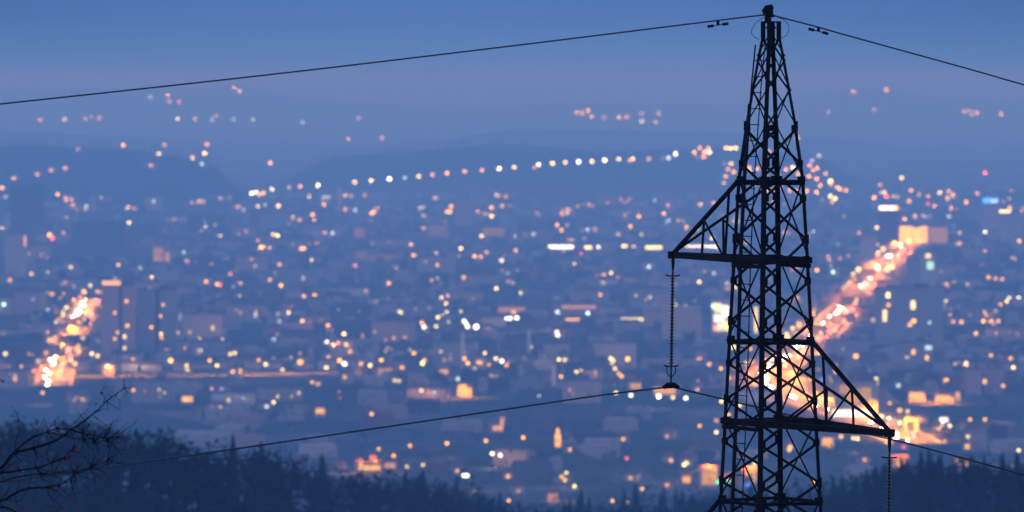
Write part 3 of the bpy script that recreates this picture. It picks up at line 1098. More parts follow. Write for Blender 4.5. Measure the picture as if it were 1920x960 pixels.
LIGHTS = '''230,271,O,.8 297,287,Y,.8 384,287,Y,.9 362,295,Y,.7 387,270,P,.5 282,309,P,.4 379,306,C,.4 147,278,P,.3 307,271,P,.3 27,333,P,.5 70,326,P,.45 97,318,P,.4 122,314,P,.5
2,352,O,.8 108,364,O,.9 127,375,O,.7 145,386,Y,.5 218,388,O,.7 242,417,Y,.9 122,410,Y,.5 11,430,Y,.8 3,429,Y,.7 93,440,O,.9,1.4 97,447,R,.8 283,436,O,.6 363,411,P,.4 395,415,P,.3 436,415,O,.6 470,416,O,.6
378,432,P,.6 410,445,Y,.8,1.4 448,458,P,.4 387,462,O,.7 295,467,O,.9 308,456,P,.7 395,491,O,.5 222,496,O,.9 285,519,Y,.9 292,521,O,.7 166,487,P,.5 130,501,Y,.5 59,512,O,.7 15,525,P,.5 90,500,Y,.5 90,512,Y,.4
440,507,O,.8 432,511,P,.7 407,532,P,.9 413,534,R,.9 385,528,O,.7 431,526,O,.6 450,557,Y,.7 251,511,P,.4 7,570,M,1 345,580,O,.5 352,581,O,.5 468,592,O,.7 374,635,Y,.9 374,628,Y,.6 415,635,Y,1 413,626,Y,.8 415,648,Y,.7
344,653,O,.6 440,661,Y,.9 450,659,Y,.7 432,664,Y,.6 320,675,O,1,1.4 305,665,P,.7 308,658,P,.5 350,684,Y,1 352,690,Y,.6 393,675,O,.9 407,684,Y,.9 451,694,O,1 438,697,O,.8 220,667,O,.7 245,675,O,.8 259,675,Y,.8 260,668,O,.6 202,686,Y,1,1.2 202,694,O,.6
172,662,Y,.9 181,667,Y,.8 176,670,O,.7 12,637,M,.8 10,662,Y,.9,1.3 18,664,C,.6 32,710,Y,.7 47,702,R,.9 39,686,O,.9 65,694,R,.7 87,572,C,.5 92,582,C,.4 51,615,P,.3 107,607,P,.5
480,360,W,1 472,362,W,1 494,361,Y,.9 488,365,O,.7 510,354,W,1 513,365,Y,.8 542,351,Y,.5 563,349,O,.7 596,347,W,1.1 665,341,Y,1 696,338,Y,1 730,335,W,1.2 759,333,C,.5 785,330,Y,1 811,327,O,.7 838,324,O,.9 871,321,O,.9 904,319,O,.65 936,316,W,1.2 964,313,Y,1
1010,308,W,1.2 1002,314,P,.6 1036,306,Y,1 1060,304,Y,1 1085,303,W,1.1 1110,302,Y,1 1134,300,W,1.1 1160,298,Y,1 1187,297,Y,1 1181,300,O,.8 1218,297,O,.5 1267,288,W,1.2 1252,295,C,.7 1245,295,C,.5 1330,285,W,1.2 1321,285,O,1 1302,285,O,.9 1312,277,O,.9 1310,291,O,.8 1318,293,P,.7 1327,277,O,.7 1362,277,Y,1 1371,278,Y,1 1380,277,Y,1
1372,306,Y,.7 1362,306,Y,.6 1367,317,O,.6 1376,322,O,.9 1361,330,O,.6 1356,343,Y,.5 1341,370,O,.7 1336,381,O,.5 1405,320,Y,1 1404,313,O,.7 1420,316,O,.8 1412,345,O,.9 1440,356,O,1 1450,357,O,.9 1437,324,O,.9 1459,328,P,.6 1472,317,P,.8 1487,314,Y,1.1,1.2 1442,284,O,.7 1495,257,Y,.8 1489,256,Y,.7 1520,310,P,.8 1532,315,O,.9 1526,318,P,.8 1521,300,V,.6 1536,291,C,.4
1548,325,O,.9 1557,339,Y,1,1.3 1560,346,O,.8 1517,330,O,.9 1531,334,O,.8 1538,347,P,.9 1575,354,O,.9 1569,351,O,.8 1588,357,P,.7 1531,360,O,.9 1513,358,P,.8 1482,356,O,.7 1493,358,P,.8 1557,367,Y,.9 1566,372,Y,1 1561,378,O,.8 1463,350,P,.7 1480,340,P,.6 1498,325,O,.8 1505,342,O,.7
484,386,Y,.9 522,385,Y,1 606,383,O,.7 587,402,O,.8 583,401,O,.7 589,413,O,.9 667,393,C,.4 697,399,O,.9 708,389,P,.5 724,387,P,.4 512,420,O,.7 484,419,O,.7 536,419,P,.6 548,415,P,.5 562,411,P,.4 512,439,Y,.9 520,441,Y,.9 490,464,O,1,1.6 487,450,P,.7 507,465,P,.6 570,465,O,.9 564,466,P,.7 580,459,P,.6 592,458,P,.6 595,446,P,.5
768,457,O,.7 776,477,O,.7 762,494,O,.7 800,476,C,.4 820,476,Y,.7 864,465,Y,.9 840,464,P,.6 842,482,R,.6 861,482,O,.6 890,480,O,.9 899,482,P,.7 890,460,P,.7 910,471,P,.5 903,442,Y,1 935,431,O,.8 921,389,O,.7 922,405,Y,.9 896,397,O,.8 844,396,O,.9 847,387,P,.7 838,397,O,.7 796,401,C,.5 792,427,P,.4 732,507,Y,.6 740,510,O,.8 740,504,O,.6 727,531,O,.8 657,517,P,.7 652,515,P,.5 663,497,P,.5 526,496,P,.5
516,514,O,.5 515,526,P,.7 527,534,O,.9 507,525,O,.5 582,523,P,.5 570,555,O,.9 590,553,O,.9 547,557,O,.7 619,571,M,.6 657,571,C,.4 541,585,Y,1 541,578,R,.7 526,599,C,.7 567,601,O,.9 703,570,C,.6 730,559,C,.6 736,560,O,.5 685,609,P,.6 615,609,O,.9 616,617,O,.7 645,625,Y,1.1 613,640,W,1.1 640,641,R,1.1 634,642,P,.9 649,645,Y,.9 653,652,O,.8 656,658,O,.9 613,670,O,.7 612,688,Y,1 510,635,C,.4 510,660,C,.5
485,674,O,.9 498,682,Y,1,1.2 526,671,O,.7 530,692,Y,1 563,678,O,1,1.7 566,683,O,.8 637,675,O,1,1.2 646,681,W,1.1,1.2 678,682,O,.7 694,684,Y,1 715,674,O,.9,1.2 754,688,O,.9 776,661,O,.9 792,680,Y,1,1.2 796,674,O,1 740,712,Y,.9 748,713,Y,.9 585,716,O,1 593,718,P,.5 650,707,O,.5 750,571,O,.8 743,584,Y,.8 752,585,Y,.9 791,567,O,.8 800,580,O,.7 828,557,Y,1 842,553,P,.8 836,568,Y,.9 821,594,Y,.9 829,591,Y,.9 837,586,Y,.8
795,612,W,1.1,1.2 791,604,O,.9 818,611,Y,1 814,604,Y,.6 829,613,O,.7 863,584,Y,.9 870,601,W,1.1 874,606,W,1.1 877,612,W,1.1 893,612,W,1.3,1.3 914,616,P,.8 881,637,P,.5 908,661,Y,1 871,671,O,1 877,680,O,1 896,678,O,.9 901,680,O,.7 930,671,Y,1 941,676,W,1.1 950,684,O,.9 943,487,W,.8 943,481,P,.5 931,540,Y,.9 906,585,Y,.8 938,580,Y,.7
963,585,O,.9 950,596,W,1 957,596,W,1 969,595,W,1.1 1012,591,P,.6 1046,585,C,.8 1075,585,C,.7 1102,586,C,.9 1131,586,C,.7 1160,586,C,.8 1189,582,C,.8 1070,600,O,.7 1122,599,R,.7 1044,621,W,1 1046,628,W,.9 1051,625,R,.8 1020,651,O,.8 1022,670,O,.8 1048,673,Y,.9 1057,675,Y,.8 965,697,O,.7 976,694,P,.5 1052,705,O,.9 1088,677,P,.7 1081,696,Y,1 1089,695,Y,1 1096,694,Y,.8 1120,700,P,.5 1118,673,Y,.8
1145,671,Y,.9 1150,675,Y,1 1147,682,Y,.9 1153,690,Y,.9 1160,699,O,1 1165,703,O,.8 1177,672,O,1,1.3 1142,641,P,.6 1227,682,P,.5 1312,666,O,.8 1315,672,O,.7 1330,682,O,.9 1324,708,Y,.8 1324,716,Y,.8 1287,586,W,1.2,1.5 1279,584,Y,.9 1302,585,P,.7 1310,564,C,.7 1242,556,C,.6 1250,556,C,.5 1311,528,Y,.9 1281,512,Y,.8 1216,500,C,.6 1230,515,P,.4 1212,527,P,.5 1147,491,O,.6 1146,511,Y,1 1156,521,O,.8 1127,518,P,.8 1134,516,P,.8 1120,519,P,.6
1082,495,Y,.8 1078,495,Y,.7 995,501,Y,.6 976,547,Y,.6 1095,542,Y,.8 1093,548,C,.5 1031,560,O,.4 1080,455,O,.9 1072,447,O,.8 1090,476,R,.7 1245,401,O,1,1.2 1198,406,P,.7 1181,423,O,.7 1245,450,O,.7 1053,430,O,.7 967,469,O,.9 961,465,O,.6 1306,428,Y,.8 1335,446,Y,.9
1692,333,Y,.8 1651,348,O,.7 1652,362,Y,.8 1658,360,Y,.9 1662,368,R,.9 1639,370,O,.9 1697,410,O,.8 1709,356,P,.6 1725,365,O,.7 1710,371,O,.6 1705,377,P,.6 1740,368,P,.6 1739,381,R,.5 1754,387,P,.8 1764,361,Y,.8 1779,359,O,.9 1814,379,O,.7 1831,363,P,.5 1898,360,O,.6 1885,371,O,.6 1902,372,P,.6 1780,407,C,.5 1644,426,Y,.9 1571,457,M,.8 1583,440,O,.6 1532,506,O,.9 1565,510,M,.8 1847,435,W,1.1 1860,441,O,.8 1868,442,O,.6
1849,472,O,.7 1845,467,P,.5 1783,423,B,.8 1770,513,P,.6 1810,518,W,1.1 1820,521,O,.8 1855,518,O,.7 1868,521,P,.5 1880,522,P,.5 1774,564,Y,1 1781,590,O,.9 1855,570,O,.9 1876,570,O,.9 1888,564,Y,1 1892,559,W,1.1 1896,565,O,.8 1910,558,W,1 1807,602,O,.8 1785,603,P,.5 1844,601,O,.9 1859,601,O,.9 1872,601,O,.9 1866,610,P,.6 1830,624,O,.9 1635,628,R,.7 1624,652,C,.5 1605,667,O,1,1.5 1567,670,W,1 1695,649,C,.5
1740,640,C,.8 1736,645,C,.6 1812,680,Y,1,1.2 1808,676,Y,.7 1858,665,O,.9 1895,671,O,.9 1903,671,O,.8 1900,688,Y,1 1775,711,O,.9 1846,715,O,.9 1643,709,Y,1 1644,717,Y,1 1543,710,B,.9 1558,713,V,.8 1912,425,O,.7 1913,440,O,.8 1911,452,O,.8 1913,462,O,.8
1687,768,O,1,1.3 1687,792,G,1 1667,783,M,1 1652,779,M,.9 1674,794,R,.9 1680,812,W,1.1,1.2 1731,783,P,.5 1768,788,W,1 1775,789,V,.9 1781,797,Y,1 1760,802,O,.9 1768,804,O,.8 1819,785,O,1 1847,785,O,.9 1808,798,O,.8 1815,817,Y,1 1910,843,Y,1 1777,825,O,.5 1881,722,O,.9 1900,714,R,.5 1577,817,O,.9 1600,820,Y,1 1608,821,Y,1 1527,902,A,1.3 1690,835,R,.6 1621,858,O,.5 1685,720,C,.6 1688,868,O,.9,1.6
513,753,Y,1 497,760,C,.6 697,775,O,.9 692,783,O,.8 790,731,Y,.9 798,731,O,.8 835,734,O,.8 780,709,P,.5 855,708,C,.6 710,840,O,.9 769,834,O,1 738,853,O,.9 732,858,O,.7 704,863,O,.9 677,868,O,.9 763,873,Y,.9 793,870,Y,.9 838,830,O,1 911,825,O,1 870,890,W,1.1 876,890,W,1.1 857,880,P,.5 887,690,C,.6 455,733,O,.8 397,726,O,.8 418,727,V,.6 350,748,O,.9 345,746,O,.8 250,730,O,.9 80,735,O,.9 411,761,Y,.5 404,762,O,.5
981,819,O,1 1080,824,P,.8 1070,839,P,.6 923,849,W,1.1 938,852,W,1.1 940,783,P,.5 957,890,O,.8 993,877,O,.6 1062,885,Y,.9 1053,892,O,.9 1054,897,O,.8 1077,910,Y,1 954,937,P,1 970,917,P,.4 1149,937,P,1 1176,937,O,1,1.2 1204,915,O,1 1175,858,R,1 1187,893,P,.5 1253,860,O,.7 1346,903,G,1 1255,905,P,.5 1343,809,Y,1 1312,797,O,.9 1343,785,O,.5 1164,820,O,.7 1255,815,P,.4 1183,740,W,1.1 1155,735,Y,.9 1235,742,W,1.3,1.2 1262,744,Y,1 1286,745,W,1.2,1.1 1353,751,Y,1 1030,725,W,1 1352,690,O,.9 1352,718,P,.6 1310,728,P,.5
1283,870,Y,1.1 1288,864,Y,.8 1293,859,Y,.8 1298,854,Y,.8 1303,849,Y,.8 1375,650,Y,1.1,1.2 1376,642,Y,.8 1406,654,O,.7 1371,706,O,.7 1405,697,Y,.7 1366,776,O,1 1448,671,W,1.1 1438,679,R,1 1475,625,Y,1 1389,757,Y,.8 1378,537,Y,1 1479,516,Y,.8 1490,602,Y,.7 1479,609,M,.6 1415,868,Y,.9 1480,842,O,.9 1482,835,O,.8 1399,905,B,.8 1366,898,G,.8
75,224,P,.6 121,223,Y,.6 159,222,P,.4 174,219,O,.7 186,221,O,.8 282,181,C,.4 314,179,O,.9 318,190,P,.5 335,191,R,.6 334,222,W,.7 365,222,O,.7 405,217,P,.4 398,224,C,.35 438,223,C,.3 474,224,C,.4 439,165,O,.9 449,170,O,.9 454,168,O,.7
672,220,P,.5 653,260,O,.6 717,258,O,.6 567,229,C,.35 506,305,P,.7 1082,210,O,.7 1092,212,O,.7 1103,207,O,.9 1108,218,Y,.6 1133,220,P,.4 1160,219,O,.9 1176,219,O,.8 1203,213,P,.5 1204,227,W,.7 1229,228,P,.5 1235,212,P,.5 1600,171,O,.8 1663,168,O,.8 1640,205,P,.4 1552,210,P,.3 1808,209,P,.6 1817,206,P,.5 1822,214,P,.5 1832,211,P,.7 1877,213,O,.8'''

lights = []
for tok in LIGHTS.split():
    a = tok.split(',')
    lights.append((int(a[0]), int(a[1]), a[2], float(a[3]), float(a[4]) if len(a) > 4 else 1.0))


# ---- buildings
def facing_box(x0, x1, yb, depth=None):
    """ground point, width and distance of a building seen between two pixel columns with its foot on row yb"""
    p = onground((x0 + x1) / 2, yb)
    d = dist(p)
    return p, (x1 - x0) * K * p.y, d


def wall_box(w, dp, h):
    m = MB()
    m.box((0, 0, h / 2 - 1), (w, dp, h + 2))
    return m


def flat_roof(w, dp, h, t=0.8):
    m = MB()
    m.box((0, 0, h + t / 2 + .003), (w + .6, dp + .6, t))
    m.box((w * .18, dp * .1, h + t + 1.4), (w * .22, dp * .3, 2.8))
    m.box((-w * .28, 0, h + t + .7), (w * .08, dp * .12, 1.4))
    return m


def gable_roof(w, dp, h, rh):
    m = MB()
    a, b_ = w / 2 + .4, dp / 2 + .4
    m.v = [(-a, -b_, h), (a, -b_, h), (a, b_, h), (-a, b_, h), (-a, 0, h + rh), (a, 0, h + rh)]
    m.f = [[0, 1, 5, 4], [2, 3, 4, 5], [0, 4, 3], [1, 2, 5], [3, 2, 1, 0]]
    return m


def building(name, x0, x1, yt, yb, wall, roof='roofgrey', depth=16.0, gable=0.0, rz=0.0):
    p, w, d = facing_box(x0, x1, yb)
    h = max(3.0, (yb - yt) * K * p.y - (gable * 0.8))
    o = empty(name, (p.x, p.y + depth / 2, p.z), -facing(p) + rz)
    wall_box(w, depth, h).build('wall', M[wall], o)
    (gable_roof(w, depth, h, gable) if gable else flat_roof(w, depth, h)).build('roof', M[roof], o)
    o['dims'] = (w, depth, h, d)
    return o


def window_or_wall_glow(o, fx, fz, ww, hh, hue, bright, name='window_or_wall_glow'):  # wide panels put the lamp light on a wall in as emission
    """window put in as a glowing front panel; fx, fz are fractions of the width and height, ww, hh metres"""
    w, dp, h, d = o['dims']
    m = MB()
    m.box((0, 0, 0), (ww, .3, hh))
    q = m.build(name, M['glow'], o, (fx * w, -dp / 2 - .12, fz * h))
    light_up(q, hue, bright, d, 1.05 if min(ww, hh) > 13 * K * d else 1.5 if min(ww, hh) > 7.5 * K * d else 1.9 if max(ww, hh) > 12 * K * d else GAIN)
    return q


def pxw(o, px):
    return px * K * o['dims'][3]


# landmarks
t = building('slab_tower', 188, 253, 536, 672, 'f_pink', depth=18)
m = MB(); w, dp, h, d = t['dims']
m.box((w * .06, -dp / 2 - .2, h / 2), (w * .09, .5, h * .99)); m.build('stair_strip', M['dark'], t)
window_or_wall_glow(t, -.20, 1.04, w * .52, 3.4, 'P', .8, 'rooftop_sign')
for fx, fz, hue, b_ in ((.24, .79, 'O', .8), (-.10, .63, 'P', .6), (.26, .45, 'O', .9), (.18, .30, 'Y', .9), (-.10, .27, 'O', .6), (.18, .14, 'Y', .7), (-.02, .36, 'P', .6)):
    window_or_wall_glow(t, fx, fz, pxw(t, 4.5), pxw(t, 5), hue, b_)
tag(t, 'tall pinkish slab tower with an orange rooftop sign beside the orange street', 'tower block')
t = building('slab_tower', 256, 330, 544, 668, 'f_grey', depth=18)
m = MB(); w, dp, h, d = t['dims']
m.box((w * .02, -dp / 2 - .2, h / 2), (w * .10, .5, h * .99)); m.build('stair_strip', M['dark'], t)
for fx, fz, hue, b_ in ((-.14, .44, 'O', .8), (.08, .61, 'O', .9), (.10, .34, 'Y', .8), (.12, .28, 'O', .6), (.16, .78, 'P', .5)):
    window_or_wall_glow(t, fx, fz, pxw(t, 4.5), pxw(t, 5), hue, b_)
tag(t, 'grey slab tower standing against the pinkish tower with the rooftop sign', 'tower block')
LM = [  # name, x0, x1, top, foot, wall, label, windows, signs and wall light put in as glow (x, y, w px, h px, hue, brightness)
    ('dark_tower', 18, 82, 347, 452, 'f_dark', 'dark unlit tower block standing alone above the pale slab tower', []),
    ('pale_tower', 8, 50, 440, 520, 'f_cream', 'pale slab tower in front of the dark unlit tower block', [(46, 452, 4, 20, 'P', .4)]),
    ('wide_block', 133, 236, 419, 476, 'f_dark', 'wide dark unlit block between the pale slab tower and the city lights', []),
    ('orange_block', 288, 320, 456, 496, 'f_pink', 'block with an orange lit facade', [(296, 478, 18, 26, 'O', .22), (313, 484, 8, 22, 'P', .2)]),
    ('depot', 1028, 1350, 455, 474, 'f_grey', 'long low white depot with a broken row of bright lights', [(1052, 463, 46, 6, 'W', 1.1), (1042, 470, 32, 5, 'Y', 1.0), (1102, 464, 14, 6, 'Y', 1), (1132, 464, 26, 6, 'W', 1.0), (1171, 463, 9, 7, 'Y', .9), (1188, 464, 6, 6, 'Y', .6), (1226, 464, 30, 6, 'Y', .9), (1316, 464, 60, 7, 'W', 1.1)]),
    ('lit_hall', 1686, 1741, 422, 458, 'cream', 'bright orange lit hall at the far end of the avenue', [(1700, 440, 25, 31, 'A', 1.15), (1719, 442, 11, 28, 'A', .9), (1732, 440, 15, 31, 'A', 1.0), (1724, 451, 8, 6, 'Y', .8)]),  # orange light on the hall front put in as glowing panels
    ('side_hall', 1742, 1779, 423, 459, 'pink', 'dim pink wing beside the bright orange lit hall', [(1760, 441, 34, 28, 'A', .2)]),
    ('sign_tower', 1648, 1686, 396, 478, 'f_dark', 'dark tower with a white lit rooftop sign', [(1664, 390, 30, 7, 'W', 1.2), (1680, 390, 7, 7, 'O', 1.0)]),
    ('blue_tower', 1843, 1874, 382, 434, 'f_pink', 'tower with a blue and cyan lit top edge', [(1851, 376, 14, 9, 'B', 1.6), (1865, 376, 15, 9, 'B', 1.2), (1865, 376.5, 12, 5, 'C', .7)]),
    ('neighbour_tower', 1815, 1841, 381, 424, 'f_grey', 'grey tower next to the blue-topped tower', []),
    ('bar_block', 1876, 1920, 400, 452, 'f_grey', 'grey block with a pale yellow light bar on its top', [(1885, 397, 20, 6, 'Y', .9)]),
    ('pale_slab', 1614, 1643, 442, 506, 'f_cream', 'pale narrow slab tower above the avenue', []),
    ('green_slab', 1726, 1755, 474, 552, 'f_cream', 'pale slab tower with a pale green lit top', [(1741, 480, 9, 8, 'Y', .8), (1745, 498, 12, 14, 'M', .55)]),
    ('stone_slab', 1700, 1725, 488, 546, 'f_grey', 'grey slab next to the tower with the pale green top', []),
    ('housing_block', 1642, 1770, 540, 650, 'f_grey', 'broad grey housing block with columns of lit windows beside the avenue', [(1666, 554, 6, 9, 'Y', 1), (1667, 572, 6, 6, 'O', .6), (1660, 592, 7, 22, 'Y', .75), (1713, 572, 8, 16, 'Y', 1), (1714, 602, 8, 7, 'O', .8), (1707, 609, 6, 6, 'P', .7), (1744, 605, 5, 5, 'C', .4)]),
    ('grid_block', 1680, 1750, 642, 694, 'f_grey', 'grid-lit block with pale yellow windows', [(1702, 675, 7, 12, 'Y', .7), (1714, 660, 6, 8, 'O', .7), (1714, 681, 6, 12, 'O', .7), (1731, 688, 8, 6, 'Y', .9), (1739, 671, 5, 8, 'O', .7), (1742, 652, 12, 8, 'C', .6)]),
    ('terrace_block', 1812, 1842, 692, 740, 'f_pink', 'first of two pink terrace blocks above the dark wood', []),
    ('terrace_block', 1848, 1884, 690, 738, 'f_pink', 'second of two pink terrace blocks, the one with a lit balcony', [(1848, 715, 5, 6, 'O', .8)]),
    ('pale_block', 1020, 1068, 646, 682, 'cream', 'pale square block on the near side of the twin pair', []),
    ('pale_block', 1116, 1193, 644, 690, 'cream', 'wide pale block with yellow lights at its foot', []),
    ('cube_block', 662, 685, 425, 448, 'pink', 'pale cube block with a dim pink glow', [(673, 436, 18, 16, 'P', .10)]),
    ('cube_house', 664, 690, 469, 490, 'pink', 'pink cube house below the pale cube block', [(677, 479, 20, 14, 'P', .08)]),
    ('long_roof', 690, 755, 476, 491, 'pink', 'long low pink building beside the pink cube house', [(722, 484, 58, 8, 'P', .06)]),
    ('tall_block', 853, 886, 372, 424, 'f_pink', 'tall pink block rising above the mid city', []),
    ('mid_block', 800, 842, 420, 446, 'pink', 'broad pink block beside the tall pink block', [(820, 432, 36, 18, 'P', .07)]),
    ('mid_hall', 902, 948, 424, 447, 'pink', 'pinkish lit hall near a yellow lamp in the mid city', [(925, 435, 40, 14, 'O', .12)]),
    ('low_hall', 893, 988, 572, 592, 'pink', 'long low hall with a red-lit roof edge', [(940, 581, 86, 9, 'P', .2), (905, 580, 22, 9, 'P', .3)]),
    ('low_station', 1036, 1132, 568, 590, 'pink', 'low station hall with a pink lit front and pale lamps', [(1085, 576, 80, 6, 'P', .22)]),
    ('platform_roof', 1042, 1208, 596, 606, 'grey', 'long platform roof with a thin pale yellow light strip', [(1090, 599, 70, 4, 'O', .6), (1185, 598, 42, 6, 'Y', .8)]),
    ('floodlit_front', 1334, 1374, 560, 628, 'white', 'white floodlit front with coloured signs beside the pylon', [(1347, 577, 12, 16, 'Y', .9), (1360, 584, 13, 22, 'W', 1.0), (1349, 597, 20, 15, 'W', 1.15), (1362, 611, 13, 18, 'Y', .8), (1346, 616, 14, 10, 'O', .9), (1338, 574, 5, 9, 'M', .8), (1341, 613, 6, 6, 'R', .9), (1350, 612, 8, 8, 'W', 1)]),  # floodlight on the white front put in as glowing panels
    ('lit_column', 1410, 1424, 572, 628, 'cream', 'slender tower with a tall pale yellow lit strip', [(1418, 600, 5, 48, 'Y', .7)]),
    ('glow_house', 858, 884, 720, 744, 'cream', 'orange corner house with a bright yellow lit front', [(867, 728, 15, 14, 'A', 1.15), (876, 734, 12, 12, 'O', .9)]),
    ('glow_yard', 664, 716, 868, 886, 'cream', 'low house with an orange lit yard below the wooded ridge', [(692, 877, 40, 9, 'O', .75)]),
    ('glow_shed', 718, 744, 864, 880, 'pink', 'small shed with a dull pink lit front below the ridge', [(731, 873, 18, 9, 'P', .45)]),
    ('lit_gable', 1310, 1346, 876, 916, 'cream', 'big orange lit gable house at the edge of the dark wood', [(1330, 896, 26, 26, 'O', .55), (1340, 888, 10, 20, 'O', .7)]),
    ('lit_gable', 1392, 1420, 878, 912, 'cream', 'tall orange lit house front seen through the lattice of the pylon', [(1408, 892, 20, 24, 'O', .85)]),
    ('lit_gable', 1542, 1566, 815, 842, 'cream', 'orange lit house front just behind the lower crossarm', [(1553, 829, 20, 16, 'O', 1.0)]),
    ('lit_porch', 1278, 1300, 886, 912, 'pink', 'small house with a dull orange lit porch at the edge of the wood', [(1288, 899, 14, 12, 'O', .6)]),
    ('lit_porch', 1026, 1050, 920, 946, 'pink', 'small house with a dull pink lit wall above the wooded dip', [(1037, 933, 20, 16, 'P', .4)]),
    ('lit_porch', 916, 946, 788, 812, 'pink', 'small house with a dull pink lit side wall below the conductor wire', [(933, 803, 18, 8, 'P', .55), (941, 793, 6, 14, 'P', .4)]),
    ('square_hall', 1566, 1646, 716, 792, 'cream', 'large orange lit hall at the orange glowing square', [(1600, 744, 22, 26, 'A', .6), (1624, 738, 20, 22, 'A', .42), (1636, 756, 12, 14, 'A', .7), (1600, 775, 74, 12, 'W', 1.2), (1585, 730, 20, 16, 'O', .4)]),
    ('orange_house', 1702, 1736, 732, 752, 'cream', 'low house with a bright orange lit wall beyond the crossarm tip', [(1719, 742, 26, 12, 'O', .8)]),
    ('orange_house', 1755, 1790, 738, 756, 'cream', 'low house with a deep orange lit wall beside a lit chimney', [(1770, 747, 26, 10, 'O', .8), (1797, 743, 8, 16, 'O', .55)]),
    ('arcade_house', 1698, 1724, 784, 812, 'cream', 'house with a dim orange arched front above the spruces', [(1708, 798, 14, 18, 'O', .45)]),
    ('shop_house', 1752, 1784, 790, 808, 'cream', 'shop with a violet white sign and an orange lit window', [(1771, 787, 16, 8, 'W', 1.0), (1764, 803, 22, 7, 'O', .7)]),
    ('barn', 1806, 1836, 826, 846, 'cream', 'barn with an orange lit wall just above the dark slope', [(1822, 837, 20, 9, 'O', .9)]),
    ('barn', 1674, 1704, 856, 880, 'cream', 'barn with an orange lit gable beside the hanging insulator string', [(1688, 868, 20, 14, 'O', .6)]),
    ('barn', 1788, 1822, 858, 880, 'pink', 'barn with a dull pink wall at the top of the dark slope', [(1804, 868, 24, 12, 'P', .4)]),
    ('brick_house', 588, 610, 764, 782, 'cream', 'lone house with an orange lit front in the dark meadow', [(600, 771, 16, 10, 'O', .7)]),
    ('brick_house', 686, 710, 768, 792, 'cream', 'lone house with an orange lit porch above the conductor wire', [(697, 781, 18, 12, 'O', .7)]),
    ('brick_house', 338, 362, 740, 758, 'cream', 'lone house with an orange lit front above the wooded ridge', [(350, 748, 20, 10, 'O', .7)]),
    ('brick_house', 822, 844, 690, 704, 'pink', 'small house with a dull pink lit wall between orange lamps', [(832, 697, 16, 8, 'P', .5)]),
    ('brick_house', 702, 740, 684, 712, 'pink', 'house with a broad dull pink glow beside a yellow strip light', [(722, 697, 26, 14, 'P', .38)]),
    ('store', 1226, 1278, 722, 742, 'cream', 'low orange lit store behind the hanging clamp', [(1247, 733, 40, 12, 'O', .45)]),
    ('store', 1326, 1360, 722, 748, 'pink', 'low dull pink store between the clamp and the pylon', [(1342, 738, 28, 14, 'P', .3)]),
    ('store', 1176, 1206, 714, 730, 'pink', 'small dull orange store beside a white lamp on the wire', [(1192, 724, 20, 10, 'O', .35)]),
]
for nm, x0, x1, yt, yb, wl, label, glows in LM:
    t = building(nm, x0, x1, yt, yb, wl, 'roof' if yb > 700 else 'roofgrey', 14, gable=(3.0 if nm in ('lit_gable', 'lit_porch', 'brick_house', 'barn', 'orange_house', 'glow_house') else 0))
    w, dp, h, d = t['dims']
    for x, y, pw_, ph, hue, b_ in glows:
        window_or_wall_glow(t, (x - (x0 + x1) / 2) / (x1 - x0), ((yb - y) * K * d) / h, pw_ * K * d, ph * K * d, hue, b_, 'rooftop_sign' if y < yt else 'window_or_wall_glow')
    tag(t, label, 'house' if yb > 700 else 'building')

# arched portal building
p, w, d = facing_box(1208, 1316, 656)
u = K * d
t = empty('portal_building', (p.x, p.y + 10, p.z), -facing(p))
m = MB()
for x0, x1, y0, y1 in ((1208, 1226, 582, 612), (1226, 1242, 582, 600), (1242, 1278, 578, 656), (1278, 1306, 578, 616), (1306, 1316, 580, 656)):
    m.box((((x0 + x1) / 2 - 1262) * u, 0, (656 - (y0 + y1) / 2) * u), ((x1 - x0) * u, 20, (y1 - y0) * u))
m.build('wall', M['pink'], t)
m = MB()
m.box(((1245 - 1262) * u, 2, (656 - 567) * u), (30 * u, 14, 22 * u)); m.build('attic', M['pink'], t)
m = MB()
m.box(((1292 - 1262) * u, 6, 15 * u), (22 * u, 2, 30 * u)); m.build('gate_panel', M['f_dark'], t)
m = MB()
m.box(((1224 - 1262) * u, 6, 22 * u), (34 * u, 8, 44 * u)); m.build('rear_wing', M['f_grey'], t)
m = MB()
m.box(((1262) * 0, 0, 79 * u), (106 * u, 21, 1.2)); m.build('cornice', M['cream'], t)
t['dims'] = (108 * u, 20, 78 * u, d)
tag(t, 'pinkish building with two tall portal openings beside the hanging insulator string', 'building')
# steeple
p, w, d = facing_box(1038, 1054, 840)
u = K * d
t = empty('church', (p.x, p.y + 4, p.z), -facing(p))
m = MB(); m.box((0, 0, 13 * u), (12 * u, 12 * u, 27 * u)); m.build('tower', M['cream'], t)
m = MB(); m.lathe((0, 0, 26.5 * u), [(8.4 * u, 0), (6 * u, 4 * u), (2 * u, 14 * u), (.1, 20 * u)], 4); m.build('spire', M['roof'], t)
m = MB(); m.box((14 * u, 8, 5 * u), (18 * u, 12, 10 * u)); m.build('nave', M['cream'], t)
t['dims'] = (12 * u, 12 * u, 27 * u, d)
window_or_wall_glow(t, 0, .52, 10 * u, 24 * u, 'O', .95)  # floodlight on the tower face, put in as a glowing panel
window_or_wall_glow(t, 0, 1.18, 5 * u, 8 * u, 'O', .7)  # lit part of the spire, also a glowing panel
tag(t, 'orange lit steeple standing alone below the conductor wire', 'church')
